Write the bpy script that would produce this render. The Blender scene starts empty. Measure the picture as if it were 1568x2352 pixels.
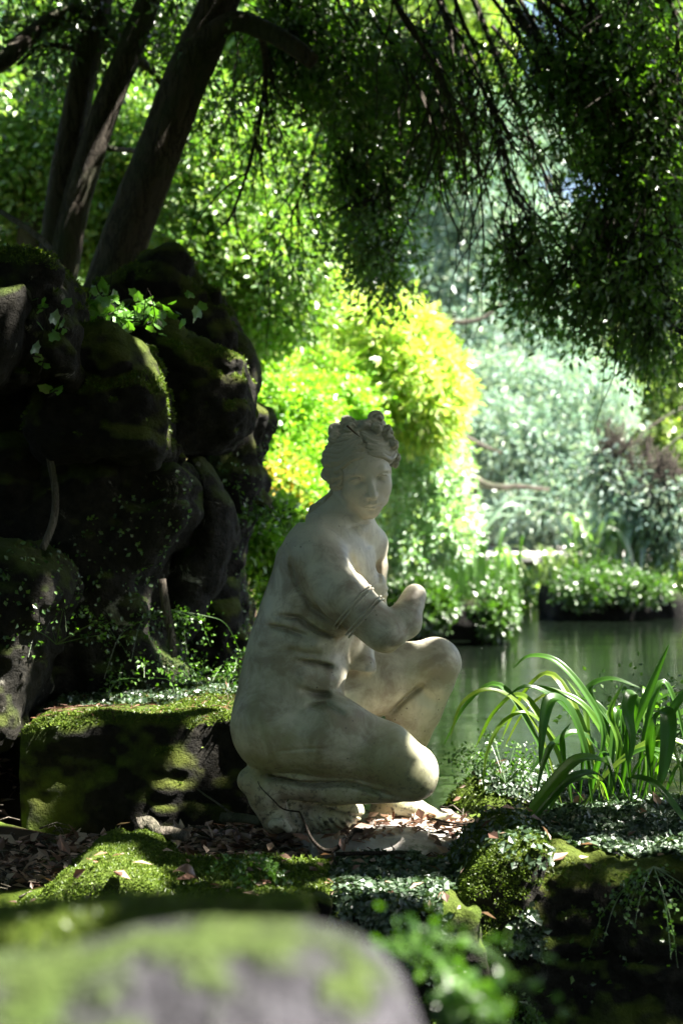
import bpy, math, random
import numpy as np
import openvdb
from mathutils import Vector, Matrix, Euler

S = bpy.context.scene
COL = S.collection
rad = math.radians
RNG = np.random.default_rng(7)
random.seed(7)

# ------------------------------------------------------------------ camera, sky, sun, exposure
CAMZ = 0.883
FPX = 3280.0                      # focal length in picture units (picture = 1568 x 2352)
cam_d = bpy.data.cameras.new('camera')
cam = bpy.data.objects.new('camera', cam_d)
COL.objects.link(cam)
cam.location = (0, 0, CAMZ)
cam.rotation_euler = (rad(90), 0, 0)
cam_d.sensor_fit = 'VERTICAL'
cam_d.sensor_height = 36
cam_d.lens = 36 * FPX / 2352
cam_d.clip_start = 0.05
cam_d.clip_end = 900
cam_d.dof.use_dof = True
cam_d.dof.focus_distance = 3.93
cam_d.dof.aperture_fstop = 3.3
S.camera = cam

SUN = Vector((0.55, -0.09, 0.83)).normalized()     # towards the sun
wd = bpy.data.worlds.new('World')
S.world = wd
wd.use_nodes = True
wn = wd.node_tree.nodes
sky = wn.new('ShaderNodeTexSky')
sky.sky_type = 'NISHITA'
sky.sun_disc = False
sky.sun_elevation = math.asin(SUN.z)
sky.sun_rotation = math.atan2(SUN.x, SUN.y)
sky.air_density = 1.0
sky.dust_density = 2.0
bg = wn.get('Background') or wn.new('ShaderNodeBackground')
wo = wn.get('World Output') or wn.new('ShaderNodeOutputWorld')
wd.node_tree.links.new(sky.outputs[0], bg.inputs[0])
wd.node_tree.links.new(bg.outputs[0], wo.inputs[0])
bg.inputs[1].default_value = 0.05
sd = bpy.data.lights.new('sun', 'SUN')
sd.energy = 5.0
sd.angle = rad(0.53)
sd.color = (1.0, 0.95, 0.86)
sun = bpy.data.objects.new('sun', sd)
COL.objects.link(sun)
sun.location = (3, 3, 12)
sun.rotation_euler = SUN.to_track_quat('Z', 'Y').to_euler()
S.view_settings.view_transform = 'Standard'
S.view_settings.look = 'None'
S.view_settings.exposure = 2.95
S.view_settings.gamma = 1.0
S.view_settings.use_curve_mapping = False
S.render.engine = 'CYCLES'
S.cycles.max_bounces = 8
S.cycles.diffuse_bounces = 4
S.cycles.glossy_bounces = 3
S.cycles.transmission_bounces = 5
S.cycles.transparent_max_bounces = 8
S.cycles.caustics_reflective = False
S.cycles.caustics_refractive = False
S.cycles.use_denoising = True
S.cycles.sample_clamp_indirect = 6.0

# ------------------------------------------------------------------ helpers
def at(px, py, Y):
    """picture position (1568 x 2352) at depth Y -> world point"""
    return np.array([(px - 784) / FPX * Y, Y, CAMZ + (1176 - py) / FPX * Y])

def ground_at(px, py, z):
    Y = (CAMZ - z) * FPX / (py - 1176)
    return np.array([(px - 784) / FPX * Y, Y, z])

def tag(o, label=None, cat=None, group=None, kind=None):
    if label: o['label'] = label
    if cat: o['category'] = cat
    if group: o['group'] = group
    if kind: o['kind'] = kind
    return o

def empty(name, loc, label=None, cat=None, group=None):
    o = bpy.data.objects.new(name, None)
    o.empty_display_size = 0.1
    o.location = loc
    COL.objects.link(o)
    return tag(o, label, cat, group)

def link(name, me, mat=None, parent=None, loc=None):
    o = bpy.data.objects.new(name, me)
    COL.objects.link(o)
    if mat is not None and len(me.materials) == 0:
        me.materials.append(mat)
    if parent is not None:
        o.parent = parent
        o.matrix_parent_inverse = Matrix.Translation(-Vector(parent.location))
    if loc is not None:
        o.location = loc
    return o

def np_mesh(name, V, F, smooth=True):
    """V (n,3), F (m,k) with one k, or list of such arrays"""
    me = bpy.data.meshes.new(name)
    V = np.asarray(V, np.float32)
    Fs = F if isinstance(F, list) else [F]
    Fs = [np.asarray(f, np.int32) for f in Fs if len(f)]
    me.vertices.add(len(V))
    me.vertices.foreach_set('co', V.ravel())
    nl = sum(f.size for f in Fs)
    me.loops.add(nl)
    me.loops.foreach_set('vertex_index', np.concatenate([f.ravel() for f in Fs]))
    nf = sum(len(f) for f in Fs)
    me.polygons.add(nf)
    tot = np.concatenate([np.full(len(f), f.shape[1], np.int32) for f in Fs])
    st = np.concatenate([[0], np.cumsum(tot)[:-1]]).astype(np.int32)
    me.polygons.foreach_set('loop_start', st)
    me.polygons.foreach_set('loop_total', tot)
    me.polygons.foreach_set('use_smooth', np.full(nf, smooth))
    me.update(calc_edges=True)
    return me

def upsample(c, n, axis, cell):
    """smooth interpolation of coarse array c along axis to n samples, one lattice step = cell samples"""
    t = np.arange(n) / cell
    i = np.floor(t).astype(int)
    f = t - i
    f = f * f * (3 - 2 * f)
    a = np.take(c, i, axis)
    b = np.take(c, i + 1, axis)
    sh = [1] * c.ndim
    sh[axis] = n
    f = f.reshape(sh).astype(np.float32)
    return a + (b - a) * f

def noise3(shape, cell, rng):
    dims = [int(s / c) + 3 for s, c in zip(shape, cell)]
    c = rng.uniform(-1, 1, dims).astype(np.float32)
    for ax in range(3):
        c = upsample(c, shape[ax], ax, cell[ax])
    return c

class Field:
    """signed distance field on a regular grid"""
    def __init__(self, lo, hi, vox):
        self.lo = np.array(lo, np.float32)
        self.vox = vox
        self.n = np.ceil((np.array(hi) - lo) / vox).astype(int) + 1
        self.ax = [self.lo[i] + np.arange(self.n[i], dtype=np.float32) * vox for i in range(3)]
        self.d = np.full(self.n, 60.0, np.float32)
    def box(self, lo, hi):
        s = []
        for i in range(3):
            a = int(np.clip((lo[i] - self.lo[i]) / self.vox, 0, self.n[i] - 1))
            b = int(np.clip((hi[i] - self.lo[i]) / self.vox + 2, 1, self.n[i]))
            s.append(slice(a, max(b, a + 1)))
        return tuple(s)
    def xyz(self, s):
        return (self.ax[0][s[0]][:, None, None], self.ax[1][s[1]][None, :, None], self.ax[2][s[2]][None, None, :])
    def _mix(self, s, p, k, op):
        a = self.d[s]
        if op == 'add':
            if k > 0:
                h = np.clip(0.5 + 0.5 * (a - p) / k, 0, 1)
                self.d[s] = a + (p - a) * h - k * h * (1 - h)
            else:
                self.d[s] = np.minimum(a, p)
        else:
            q = -p
            if k > 0:
                h = np.clip(0.5 - 0.5 * (a - q) / k, 0, 1)
                self.d[s] = a + (q - a) * h + k * h * (1 - h)
            else:
                self.d[s] = np.maximum(a, q)
    def cone(self, a, b, ra, rb, k=10, op='add'):
        a = np.array(a, np.float32); b = np.array(b, np.float32)
        r = max(ra, rb) + k + 3 * self.vox
        s = self.box(np.minimum(a, b) - r, np.maximum(a, b) + r)
        x, y, z = self.xyz(s)
        ab = b - a
        L = float(ab @ ab) + 1e-6
        t = np.clip(((x - a[0]) * ab[0] + (y - a[1]) * ab[1] + (z - a[2]) * ab[2]) / L, 0, 1)
        p = np.sqrt((x - a[0] - t * ab[0])**2 + (y - a[1] - t * ab[1])**2 + (z - a[2] - t * ab[2])**2) - (ra + (rb - ra) * t)
        self._mix(s, p, k, op)
    def chain(self, pts, rs, k=10, k0=None, op='add'):
        for i in range(len(pts) - 1):
            self.cone(pts[i], pts[i + 1], rs[i], rs[i + 1], k if (i or k0 is None) else k0, op)
    def ell(self, c, ax, R=None, k=10, op='add'):
        c = np.array(c, np.float32); ax = np.array(ax, np.float32)
        r = float(ax.max()) + k + 3 * self.vox
        s = self.box(c - r, c + r)
        x, y, z = self.xyz(s)
        x = x - c[0]; y = y - c[1]; z = z - c[2]
        if R is not None:
            R = np.array(R, np.float32)       # columns = axes
            x, y, z = (R[0, j] * x + R[1, j] * y + R[2, j] * z for j in range(3))
        k0 = np.sqrt((x / ax[0])**2 + (y / ax[1])**2 + (z / ax[2])**2)
        k1 = np.sqrt((x / ax[0]**2)**2 + (y / ax[1]**2)**2 + (z / ax[2]**2)**2) + 1e-6
        self._mix(s, k0 * (k0 - 1) / k1, k, op)
    def mesh(self):
        v = self.vox
        g = openvdb.FloatGrid(3 * v)
        g.copyFromArray(np.clip(self.d, -3 * v, 3 * v).astype(np.float32))
        P, T, Q = g.convertToPolygons(isovalue=0.0, adaptivity=0.0)
        P = np.asarray(P) * v + self.lo
        Q = np.asarray(Q) if len(Q) else np.zeros((0, 4), int)
        T = np.asarray(T) if len(T) else np.zeros((0, 3), int)
        return P, [T, Q]

def rotz(a):
    c, s = math.cos(a), math.sin(a)
    return np.array([[c, -s, 0], [s, c, 0], [0, 0, 1.0]])
def roty(a):
    c, s = math.cos(a), math.sin(a)
    return np.array([[c, 0, s], [0, 1, 0], [-s, 0, c]])
def rotx(a):
    c, s = math.cos(a), math.sin(a)
    return np.array([[1, 0, 0], [0, c, -s], [0, s, c]])

# ------------------------------------------------------------------ materials
class NT:
    def __init__(self, name):
        self.m = bpy.data.materials.new(name)
        self.m.use_nodes = True
        self.t = self.m.node_tree
        self.t.nodes.clear()
        self.out = self.n('ShaderNodeOutputMaterial')
    def n(self, t, **kw):
        x = self.t.nodes.new(t)
        for k, v in kw.items():
            if k.startswith('i_'):
                x.inputs[k[2:].replace('_', ' ')].default_value = v
            else:
                setattr(x, k, v)
        return x
    def l(self, a, b):
        self.t.links.new(a, b)
    def coord(self, kind='Object'):
        return self.n('ShaderNodeTexCoord').outputs[kind]
    def noise(self, scale, detail=4, rough=0.55, vec=None, dist=0.0):
        x = self.n('ShaderNodeTexNoise')
        x.inputs['Scale'].default_value = scale
        x.inputs['Detail'].default_value = detail
        x.inputs['Roughness'].default_value = rough
        x.inputs['Distortion'].default_value = dist
        if vec is not None: self.l(vec, x.inputs['Vector'])
        return x.outputs['Fac']
    def ramp(self, fac, stops):
        x = self.n('ShaderNodeValToRGB')
        e = x.color_ramp.elements
        while len(e) < len(stops): e.new(0.5)
        for i, (p, c) in enumerate(stops):
            e[i].position = p
            e[i].color = (c, c, c, 1) if not isinstance(c, (tuple, list)) else (*c, 1)
        self.l(fac, x.inputs[0])
        return x.outputs[0]
    def mix(self, fac, a, b, mode='MIX'):
        x = self.n('ShaderNodeMix', data_type='RGBA', blend_type=mode)
        for j, v in ((0, fac), (6, a), (7, b)):
            s = x.inputs[j]
            if isinstance(v, (int, float)): s.default_value = v if j == 0 else (v, v, v, 1)
            elif isinstance(v, tuple): s.default_value = (*v, 1)
            else: self.l(v, s)
        return x.outputs[2]
    def math(self, op, a, b=None, c=None):
        x = self.n('ShaderNodeMath', operation=op)
        for v, s in zip((a, b, c), x.inputs):
            if v is None: continue
            if isinstance(v, (int, float)): s.default_value = v
            else: self.l(v, s)
        return x.outputs[0]
    def bump(self, h, strength=0.3, dist=0.01, normal=None):
        x = self.n('ShaderNodeBump')
        x.inputs['Strength'].default_value = strength
        x.inputs['Distance'].default_value = dist
        self.l(h, x.inputs['Height'])
        if normal is not None: self.l(normal, x.inputs['Normal'])
        return x.outputs[0]
    def bsdf(self, col, rough=0.7, normal=None, spec=0.4, **kw):
        x = self.n('ShaderNodeBsdfPrincipled')
        if isinstance(col, tuple): x.inputs['Base Color'].default_value = (*col, 1)
        else: self.l(col, x.inputs['Base Color'])
        if isinstance(rough, (int, float)): x.inputs['Roughness'].default_value = rough
        else: self.l(rough, x.inputs['Roughness'])
        x.inputs['Specular IOR Level'].default_value = spec
        if normal is not None: self.l(normal, x.inputs['Normal'])
        for k, v in kw.items(): x.inputs[k.replace('_', ' ')].default_value = v
        self.l(x.outputs[0], self.out.inputs[0])
        return x
# ------------------------------------------------------------------ the marble statue
def sp(px, py, w):
    k = (FPX + w) / FPX
    return np.array([(px - 784) * k, w, (1176 - py) * k])

def marble_material(name, hair=False):
    t = NT(name)
    co = t.coord('Object')
    sep = t.n('ShaderNodeSeparateXYZ'); t.l(co, sep.inputs[0])
    big = t.noise(3.5, 5, 0.6, co)
    mid = t.noise(11, 6, 0.65, co, 0.4)
    fine = t.noise(95, 3, 0.6, co)
    base = t.mix(t.ramp(big, [(0.3, 0.0), (0.7, 1.0)]), (0.68, 0.63, 0.51), (0.54, 0.53, 0.41))
    # brown grime in broad cloudy patches
    head = t.n('ShaderNodeMapRange'); head.inputs['From Min'].default_value = 0.85; head.inputs['From Max'].default_value = 0.72; t.l(sep.outputs[2], head.inputs['Value'])
    grime = t.math('MULTIPLY', t.ramp(mid, [(0.40, 0.0), (0.60, 0.85)]), t.math('ADD', t.math('MULTIPLY', head.outputs[0], 0.75), 0.25))
    base = t.mix(grime, base, (0.27, 0.22, 0.165))
    # yellowish-green algae, mostly on the lower part of the statue
    low = t.n('ShaderNodeMapRange'); low.inputs['From Min'].default_value = 0.75; low.inputs['From Max'].default_value = 0.1
    t.l(sep.outputs[2], low.inputs['Value'])
    al = t.noise(4.5, 5, 0.6, co, 0.8)
    alg = t.math('MULTIPLY', t.ramp(al, [(0.38, 0.0), (0.62, 1.0)]), low.outputs[0])
    base = t.mix(t.math('MULTIPLY', alg, 0.85), base, (0.27, 0.28, 0.12))
    # small dark specks
    v = t.n('ShaderNodeTexVoronoi'); v.inputs['Scale'].default_value = 42; t.l(co, v.inputs['Vector'])
    sm = t.math('MULTIPLY', t.ramp(v.outputs['Distance'], [(0.07, 1.0), (0.14, 0.0)]), t.ramp(t.noise(7, 3, 0.5, co), [(0.5, 0.0), (0.6, 0.8)]))
    base = t.mix(sm, base, (0.05, 0.045, 0.035))
    pit = t.math('MULTIPLY', t.ramp(t.noise(60, 4, 0.7, co), [(0.52, 0.0), (0.62, 1.0)]), t.ramp(sep.outputs[2], [(0.0, 1.0), (0.30, 0.0)]))
    base = t.mix(pit, base, (0.05, 0.045, 0.035))
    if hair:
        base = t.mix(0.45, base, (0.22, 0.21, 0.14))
    else:
        # thin veins
        vn = t.n('ShaderNodeTexNoise'); vn.inputs['Scale'].default_value = 3.2; vn.inputs['Detail'].default_value = 7
        t.l(co, vn.inputs['Vector'])
        ve = t.math('ABSOLUTE', t.math('SUBTRACT', vn.outputs['Fac'], 0.5))
        base = t.mix(t.ramp(ve, [(0.0, 0.22), (0.006, 0.0)]), base, (0.13, 0.11, 0.09))
    nb = t.bump(t.math('ADD', t.math('MULTIPLY', fine, 0.4), mid), 0.22, 0.004)
    t.bsdf(base, 0.5, nb, 0.4)
    return t.m

def build_statue():
    U = 1 / 820.0
    org = at(784, 1900, 4.0)
    def to_world(P):
        P = np.asarray(P)
        return np.stack([P[:, 0] * U, 4.0 + P[:, 1] * U, CAMZ + P[:, 2] * U], 1)
    root = empty('statue', (at(800, 1895, 4.0)).tolist(),
                 'weathered white marble statue of a crouching bare figure with both forearms broken off', 'statue')
    mb = marble_material('weathered_marble')
    mh = marble_material('carved_hair_marble', True)

    f = Field((-255, -235, -740), (300, 240, 260), 2.8)
    tl = roty(math.atan2(120, 440))            # lean of the spine (top to the right)
    yw = rotz(rad(-24))
    TR = yw @ tl
    # trunk
    f.ell(sp(744, 1340, 5), (114, 148, 146), TR, 0)
    f.ell(sp(706, 1400, -10), (94, 120, 90), TR, 36)
    f.ell(sp(736, 1270, -30), (72, 92, 90), TR, 40)
    f.ell(sp(690, 1480, -8), (112, 128, 112), TR, 40)
    f.ell(sp(672, 1560, -8), (114, 134, 105), TR, 40)
    f.ell(sp(662, 1640, -8), (117, 155, 118), TR, 40)
    f.ell(sp(630, 1676, -50), (86, 92, 90), None, 36)
    f.ell(sp(648, 1676, 60), (86, 90, 88), None, 36)
    f.ell(sp(745, 1552, -24), (58, 86, 60), None, 26)   # belly
    # shoulders, neck
    f.cone(sp(730, 1276, -112), sp(846, 1252, 128), 50, 42, 34)
    f.cone(sp(790, 1232, 14), sp(808, 1120, 34), 56, 43, 34)
    f.cone(sp(768, 1190, 10), sp(722, 1254, -62), 36, 46, 34)
    f.cone(sp(812, 1200, 10), sp(850, 1240, 90), 38, 36, 30)
    f.cone(sp(758, 1190, 20), sp(700, 1290, 20), 44, 60, 34)
    # breasts
    f.ell(sp(853, 1350, 20), (32, 40, 42), TR, 16)
    f.ell(sp(765, 1412, -92), (60, 48, 48), TR, 18)
    # near arm
    f.chain([sp(732, 1280, -122), sp(790, 1368, -165), sp(880, 1450, -178)], [55, 55, 45], 14, 24)
    f.chain([sp(880, 1450, -178), sp(925, 1428, -150), sp(951, 1368, -112)], [45, 38, 26], 12, 8)
    f.cone(sp(897, 1463, -178), sp(893, 1480, -170), 30, 14, 18)
    # far arm
    f.chain([sp(850, 1248, 128), sp(864, 1300, 150), sp(866, 1400, 160)], [36, 25, 22], 14, 18)
    f.chain([sp(866, 1400, 160), sp(842, 1455, 90), sp(822, 1490, 10)], [22, 30, 35], 12, 10)
    f.cone(sp(822, 1490, 10), sp(834, 1540, -26), 35, 30, 8)
    f.ell(sp(838, 1572, -30), (60, 60, 32), roty(rad(14)), 8, 'sub')
    # near (kneeling) leg
    f.chain([sp(640, 1678, -78), sp(760, 1692, -112), sp(880, 1732, -128), sp(940, 1768, -130)], [90, 86, 68, 60], 22, 34)
    f.ell(sp(948, 1780, -130), (56, 54, 58), None, 14)
    f.chain([sp(938, 1796, -130), sp(770, 1806, -112), sp(640, 1800, -92)], [42, 38, 31], 10, 6)
    f.cone(sp(900, 1802, -130), sp(760, 1812, -116), 38, 35, 8)
    # foot of the kneeling leg, toes on the ground
    f.chain([sp(585, 1793, -84), sp(612, 1830, -82), sp(634, 1882, -80)], [33, 38, 33], 14, 14)
    f.ell(sp(573, 1792, -84), (25, 26, 26), None, 12)
    for i in range(5):
        w = -122 + i * 21
        L = [62, 54, 50, 44, 34][4 - i] if i < 4 else 62
        f.chain([sp(628, 1893, w), sp(628 + L * 0.55, 1890, w - 2), sp(628 + L, 1904, w - 3)],
                [13, 12, 9.5 + (i == 4) * 3], 3, 8)
    # far leg, raised knee
    f.chain([sp(715, 1636, 60), sp(880, 1553, 96), sp(985, 1523, 100)], [88, 80, 57], 22, 30)
    f.ell(sp(1002, 1520, 100), (56, 56, 56), None, 16)
    f.cone(sp(1000, 1524, 100), sp(985, 1560, 100), 58, 60, 8)
    f.chain([sp(997, 1540, 100), sp(960, 1628, 112), sp(922, 1730, 106), sp(896, 1830, 96)], [54, 56, 46, 34], 8, 6)
    f.cone(sp(948, 1612, 100), sp(930, 1690, 104), 60, 52, 10)
    # far foot
    f.chain([sp(892, 1830, 96), sp(875, 1862, 96)], [34, 28], 10, 12)
    f.chain([sp(900, 1838, 92), sp(955, 1860, 92), sp(1006, 1874, 92)], [34, 24, 15], 10, 12)
    for i in range(5):
        w = 60 + i * 16
        L = 52 - i * 6
        f.chain([sp(1000, 1878, w), sp(1000 + L * 0.6, 1874, w), sp(1000 + L, 1880, w)], [10, 9, 8.5], 2, 7)
    # marble prop beneath the thighs, with carved cloth folds
    f.ell(sp(745, 1862, -10), (92, 74, 52), None, 8)
    # armbands
    def ring(c, axis, r, t):
        axis = axis / np.linalg.norm(axis)
        s = f.box(c - r - 12, c + r + 12)
        x, y, z = f.xyz(s)
        x = x - c[0]; y = y - c[1]; z = z - c[2]
        h = x * axis[0] + y * axis[1] + z * axis[2]
        # a raised strip: field offset near the plane
        m = np.exp(-(h / t)**2) * (np.sqrt(x * x + y * y + z * z) < r + 12)
        return s, m
    ax = sp(880, 1450, -178) - sp(786, 1366, -165)
    c0 = sp(828, 1404, -170)
    for yy in (1352, 1366):
        s, m = ring(sp(866, yy, 156), np.array([0, 0, 1.0]), 36, 5)
        f.d[s] -= 4 * m
    # grooves and swellings drawn on the near side (3-D field offsets)
    gx = f.ax[0][:, None]; gz = f.ax[2][None, :]
    def groove(pts, amp, sig, wlo=-300, whi=40, taper=True):
        P = [(p[0] - 784, 1176 - p[1]) for p in pts]
        best = np.full((f.n[0], f.n[2]), 1e9, np.float32); par = np.zeros_like(best)
        n = len(P) - 1
        for i in range(n):
            ax_, az = P[i]; bx, bz = P[i + 1]
            L = (bx - ax_)**2 + (bz - az)**2
            t = np.clip(((gx - ax_) * (bx - ax_) + (gz - az) * (bz - az)) / L, 0, 1)
            d = (gx - ax_ - t * (bx - ax_))**2 + (gz - az - t * (bz - az))**2
            q = (i + t) / n
            par = np.where(d < best, q, par); best = np.minimum(best, d)
        g = amp * np.exp(-best / sig**2)
        if taper: g = g * np.clip(np.minimum(par, 1 - par) * 5, 0.12, 1)
        w = np.clip((f.ax[1] - wlo) / 12, 0, 1) * np.clip((whi - f.ax[1]) / 30, 0, 1)
        ag = np.abs(g); ix = np.where(ag.max(1) > 0.02)[0]; iz = np.where(ag.max(0) > 0.02)[0]
        a, b, c, d_ = ix[0], ix[-1] + 1, iz[0], iz[-1] + 1
        f.d[a:b, :, c:d_] += g[a:b, None, c:d_] * w[None, :, None]
    groove([(640, 1405), (690, 1410), (730, 1440), (768, 1456)], 20, 5.5)        # under the breast
    groove([(620, 1428), (665, 1436), (712, 1452)], 19, 5.5)
    groove([(660, 1478), (705, 1488), (745, 1492)], 7, 6)
    groove([(680, 1503), (728, 1512), (770, 1524)], 22, 5.5)
    groove([(690, 1566), (725, 1578), (765, 1582)], 14, 7)
    groove([(700, 1604), (750, 1598), (796, 1622)], 12, 7)                     # hip fold
    groove([(650, 1458), (700, 1470), (752, 1474)], -6, 13)
    groove([(680, 1540), (730, 1546), (780, 1552)], -7, 20)
    groove([(600, 1762), (700, 1776), (800, 1772), (908, 1800)], 24, 5, -300, -60)
    groove([(630, 1700), (700, 1690), (760, 1684)], 3, 3)
    groove([(666, 1270), (682, 1330), (715, 1385), (764, 1420)], 11, 6)        # arm against the side
    groove([(700, 1240), (735, 1300)], 2, 14)
    groove([(800, 1262), (818, 1318), (846, 1352)], 5, 8, -300, 0)            # arm against the chest
    groove([(982, 1572), (935, 1610), (898, 1652)], 24, 6, -60, 90)           # behind the raised knee
    groove([(790, 1214), (850, 1200)], 3.0, 3)
    groove([(836, 1222), (848, 1262)], 4, 10, -200, 100)                      # breast bone
    groove([(868, 1290), (870, 1345)], 5, 6, -100, 150)
    groove([(620, 1870), (634, 1840), (648, 1815)], 2.5, 5)
    # cloth folds on the prop
    for k in range(9):
        x1 = 690 + k * 15
        groove([(676 + k * 9, 1842), (x1 + k * 2, 1866), (x1 + 14 + k * 3, 1892)], 6, 4.2, -160, 40, False)
    # gentle hand-worked unevenness
    f.d += 1.1 * noise3(tuple(f.n), (9, 9, 9), RNG) + 1.6 * noise3(tuple(f.n), (22, 22, 22), RNG)

    # ---- head, in its own frame
    yaw, pit, roll = rad(16), rad(16), rad(9)
    fw = np.array([math.sin(yaw) * math.cos(pit), -math.cos(yaw) * math.cos(pit), -math.sin(pit)])
    r0 = np.array([math.cos(yaw), math.sin(yaw), 0])
    u0 = np.cross(r0, fw); u0 = u0 * np.sign(u0[2])
    r1 = r0 * math.cos(roll) + u0 * math.sin(roll)
    u1 = u0 * math.cos(roll) - r0 * math.sin(roll)
    HR = np.stack([r1, fw, u1], 1)
    HO = sp(846, 1099, -64) - HR @ np.array([0, 64, 2])
    def hp(x, y, z): return HO + HR @ np.array([x, y, z], float)
    lo, hi = HO - 125, HO + 150
    lo[2] = HO[2] - 190
    h = Field(lo, hi, 1.45)
    H = lambda c, a, k=8, op='add', R=None: h.ell(hp(*c), a, HR if R is None else HR @ R, k, op)
    H((0, -8, 26), (66, 76, 70), 0)
    H((0, 22, -14), (58, 56, 68), 20)
    H((0, 46, -46), (39, 33, 40), 20)
    H((0, 62, -73), (19, 18, 17), 16)          # chin
    for s in (-1, 1):
        H((s * 31, 44, -24), (25, 23, 32), 18)   # cheeks
        h.chain([hp(s * 50, -2, -34), hp(s * 34, 34, -60), hp(0, 60, -77)], [15, 13, 13], 12)  # jaw
    H((0, 38, 30), (50, 33, 40), 20)
    # brows
    for s in (-1, 1):
        h.chain([hp(s * 12, 65, 15), hp(s * 30, 64, 19), hp(s * 48, 52, 13)], [6, 6, 5], 12)
        H((s * 30, 76, 0), (16, 12, 9), 9, 'sub')
        H((s * 30.5, 56, -1), (15.5, 13.5, 12), 3)
        # lids
        h.chain([hp(s * 15, 65, -1), hp(s * 22, 69.5, 6.5), hp(s * 32, 70, 8.5), hp(s * 42, 65, 5), hp(s * 48, 58, -2)], [1.8, 2.1, 2.2, 2.1, 1.8], 2)
        h.chain([hp(s * 16, 65, -3), hp(s * 25, 67, -9.5), hp(s * 36, 66, -9.5), hp(s * 46, 59, -4)], [1.5, 1.7, 1.7, 1.5], 2.5)
        h.chain([hp(s * 17, 69, 9), hp(s * 31, 72, 13), hp(s * 46, 64, 8)], [1.6, 1.6, 1.6], 2.0, op='sub')
    # nose
    h.chain([hp(0, 62, 24), hp(0, 71, 4), hp(0, 86, -20), hp(0, 93, -32)], [8, 6.6, 6.8, 8.6], 7)
    for s in (-1, 1):
        H((s * 8.5, 82, -33), (5.5, 9, 6), 5)
        h.cone(hp(s * 5, 91, -40), hp(s * 7, 84, -40), 3, 2.6, 2, 'sub')
    # mouth
    H((0, 68, -52), (28, 17, 19), 12)
    h.chain([hp(-18, 76, -56), hp(-7, 84, -51), hp(0, 84.5, -53), hp(7, 84, -51), hp(18, 76, -56)], [2.4, 4.2, 4, 4.2, 2.4], 3)
    h.chain([hp(-14, 77, -61), hp(0, 83.5, -64), hp(14, 77, -61)], [2.5, 5.2, 2.5], 3)
    h.chain([hp(-19, 80, -58.5), hp(-8, 88.5, -57), hp(0, 89.5, -58), hp(8, 88.5, -57), hp(19, 80, -58.5)], [1.2, 1.9, 2.0, 1.9, 1.2], 1.8, op='sub')
    h.cone(hp(-12, 88, -71), hp(12, 88, -71), 5, 5, 8, 'sub')
    h.cone(hp(0, 92, -41), hp(0, 92, -48), 2.6, 2.6, 4, 'sub')
    # ear on the far side
    H((67, -2, -6), (6, 13, 20), 4)
    # neck joined to the body
    h.cone(sp(808, 1120, 34), sp(797, 1222, 16), 43, 54, 8)
    h.chain([hp(-44, -26, -40), sp(792, 1180, -14), sp(822, 1225, -30)], [13, 13, 12], 16)
    nk = noise3(tuple(h.n), (10, 10, 10), RNG)
    h.d += 0.5 * nk

    # one continuous body: sample both fields into one mesh by joining them on the finer grid around the head
    s = f.box(lo, hi)
    # resample head field on the body grid (trilinear) and fuse
    def resample(src, dst, sl):
        idx = []
        for i in range(3):
            q = (dst.ax[i][sl[i]] - src.lo[i]) / src.vox
            q = np.clip(q, 0, src.n[i] - 1.001)
            idx.append((np.floor(q).astype(int), (q - np.floor(q)).astype(np.float32)))
        a = src.d
        for i in range(3):
            j, fr = idx[i]
            shp = [1, 1, 1]; shp[i] = len(j)
            fr = fr.reshape(shp)
            a = np.take(a, j, i) * (1 - fr) + np.take(a, np.minimum(j + 1, src.n[i] - 1), i) * fr
        return a
    # head mesh region uses the fine grid: pull body field into it, cut both at a shared plane inside the neck
    hb = resample(f, h, (slice(0, h.n[0]), slice(0, h.n[1]), slice(0, h.n[2])))
    k = 14
    a = h.d; m = np.clip(0.5 + 0.5 * (a - hb) / k, 0, 1)
    full = a + (hb - a) * m - k * m * (1 - m)
    bd = resample(h, f, s)
    a2 = f.d[s]; m2 = np.clip(0.5 + 0.5 * (a2 - bd) / k, 0, 1)
    f.d[s] = a2 + (bd - a2) * m2 - k * m2 * (1 - m2)
    cutz = sp(810, 1200, 0)[2]
    zc = h.ax[2][None, None, :]
    h.d = np.maximum(full, cutz - 3 - zc)
    f.d = np.where((f.ax[2][None, None, :] > cutz) & (f.d < 60), np.maximum(f.d, (f.ax[2][None, None, :] - cutz)), f.d)
    P1, F1 = f.mesh(); P2, F2 = h.mesh()
    # drop the flat caps at the joint (hidden inside the neck)
    V = np.concatenate([P1, P2]); n1 = len(P1)
    Fq = np.concatenate([F1[1], F2[1] + n1])
    zq = V[Fq][:, :, 2]; rq = V[Fq]
    nrm = np.cross(rq[:, 2] - rq[:, 0], rq[:, 3] - rq[:, 1]); nrm /= (np.linalg.norm(nrm, axis=1)[:, None] + 1e-9)
    flat = (np.abs(nrm[:, 2]) > 0.97) & (np.abs(zq.mean(1) - cutz) < 5) & (np.hypot(rq[:, :, 0].mean(1) - 22, rq[:, :, 1].mean(1)) < 62)
    Fq = Fq[~flat]
    me = np_mesh('statue_body', to_world(V), Fq)
    body = link('body', me, mb, root)

    # ---- hair
    g = Field(lo, hi, 1.45)
    G = lambda c, a, k=6, op='add': g.ell(hp(*c), a, HR, k, op)
    G((0, -12, 32), (71, 74, 70), 0)
    G((-4, -50, 2), (44, 40, 44), 16)
    # keep the face free
    g.ell(hp(0, 78, -26), (58, 62, 82), HR, 4, 'sub')
    rr = random.Random(3)
    def onhead(th, ph, lift=0.0):
        """th: angle from forward round to the side, ph: elevation; point on the hair cap"""
        d = np.array([math.sin(th) * math.cos(ph), math.cos(th) * math.cos(ph), math.sin(ph)])
        c = np.array([0, -12, 32.0]); axs = np.array([71, 74, 70.0]) + lift
        t = 1 / np.sqrt(((d / axs)**2).sum())
        return c + d * t
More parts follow.
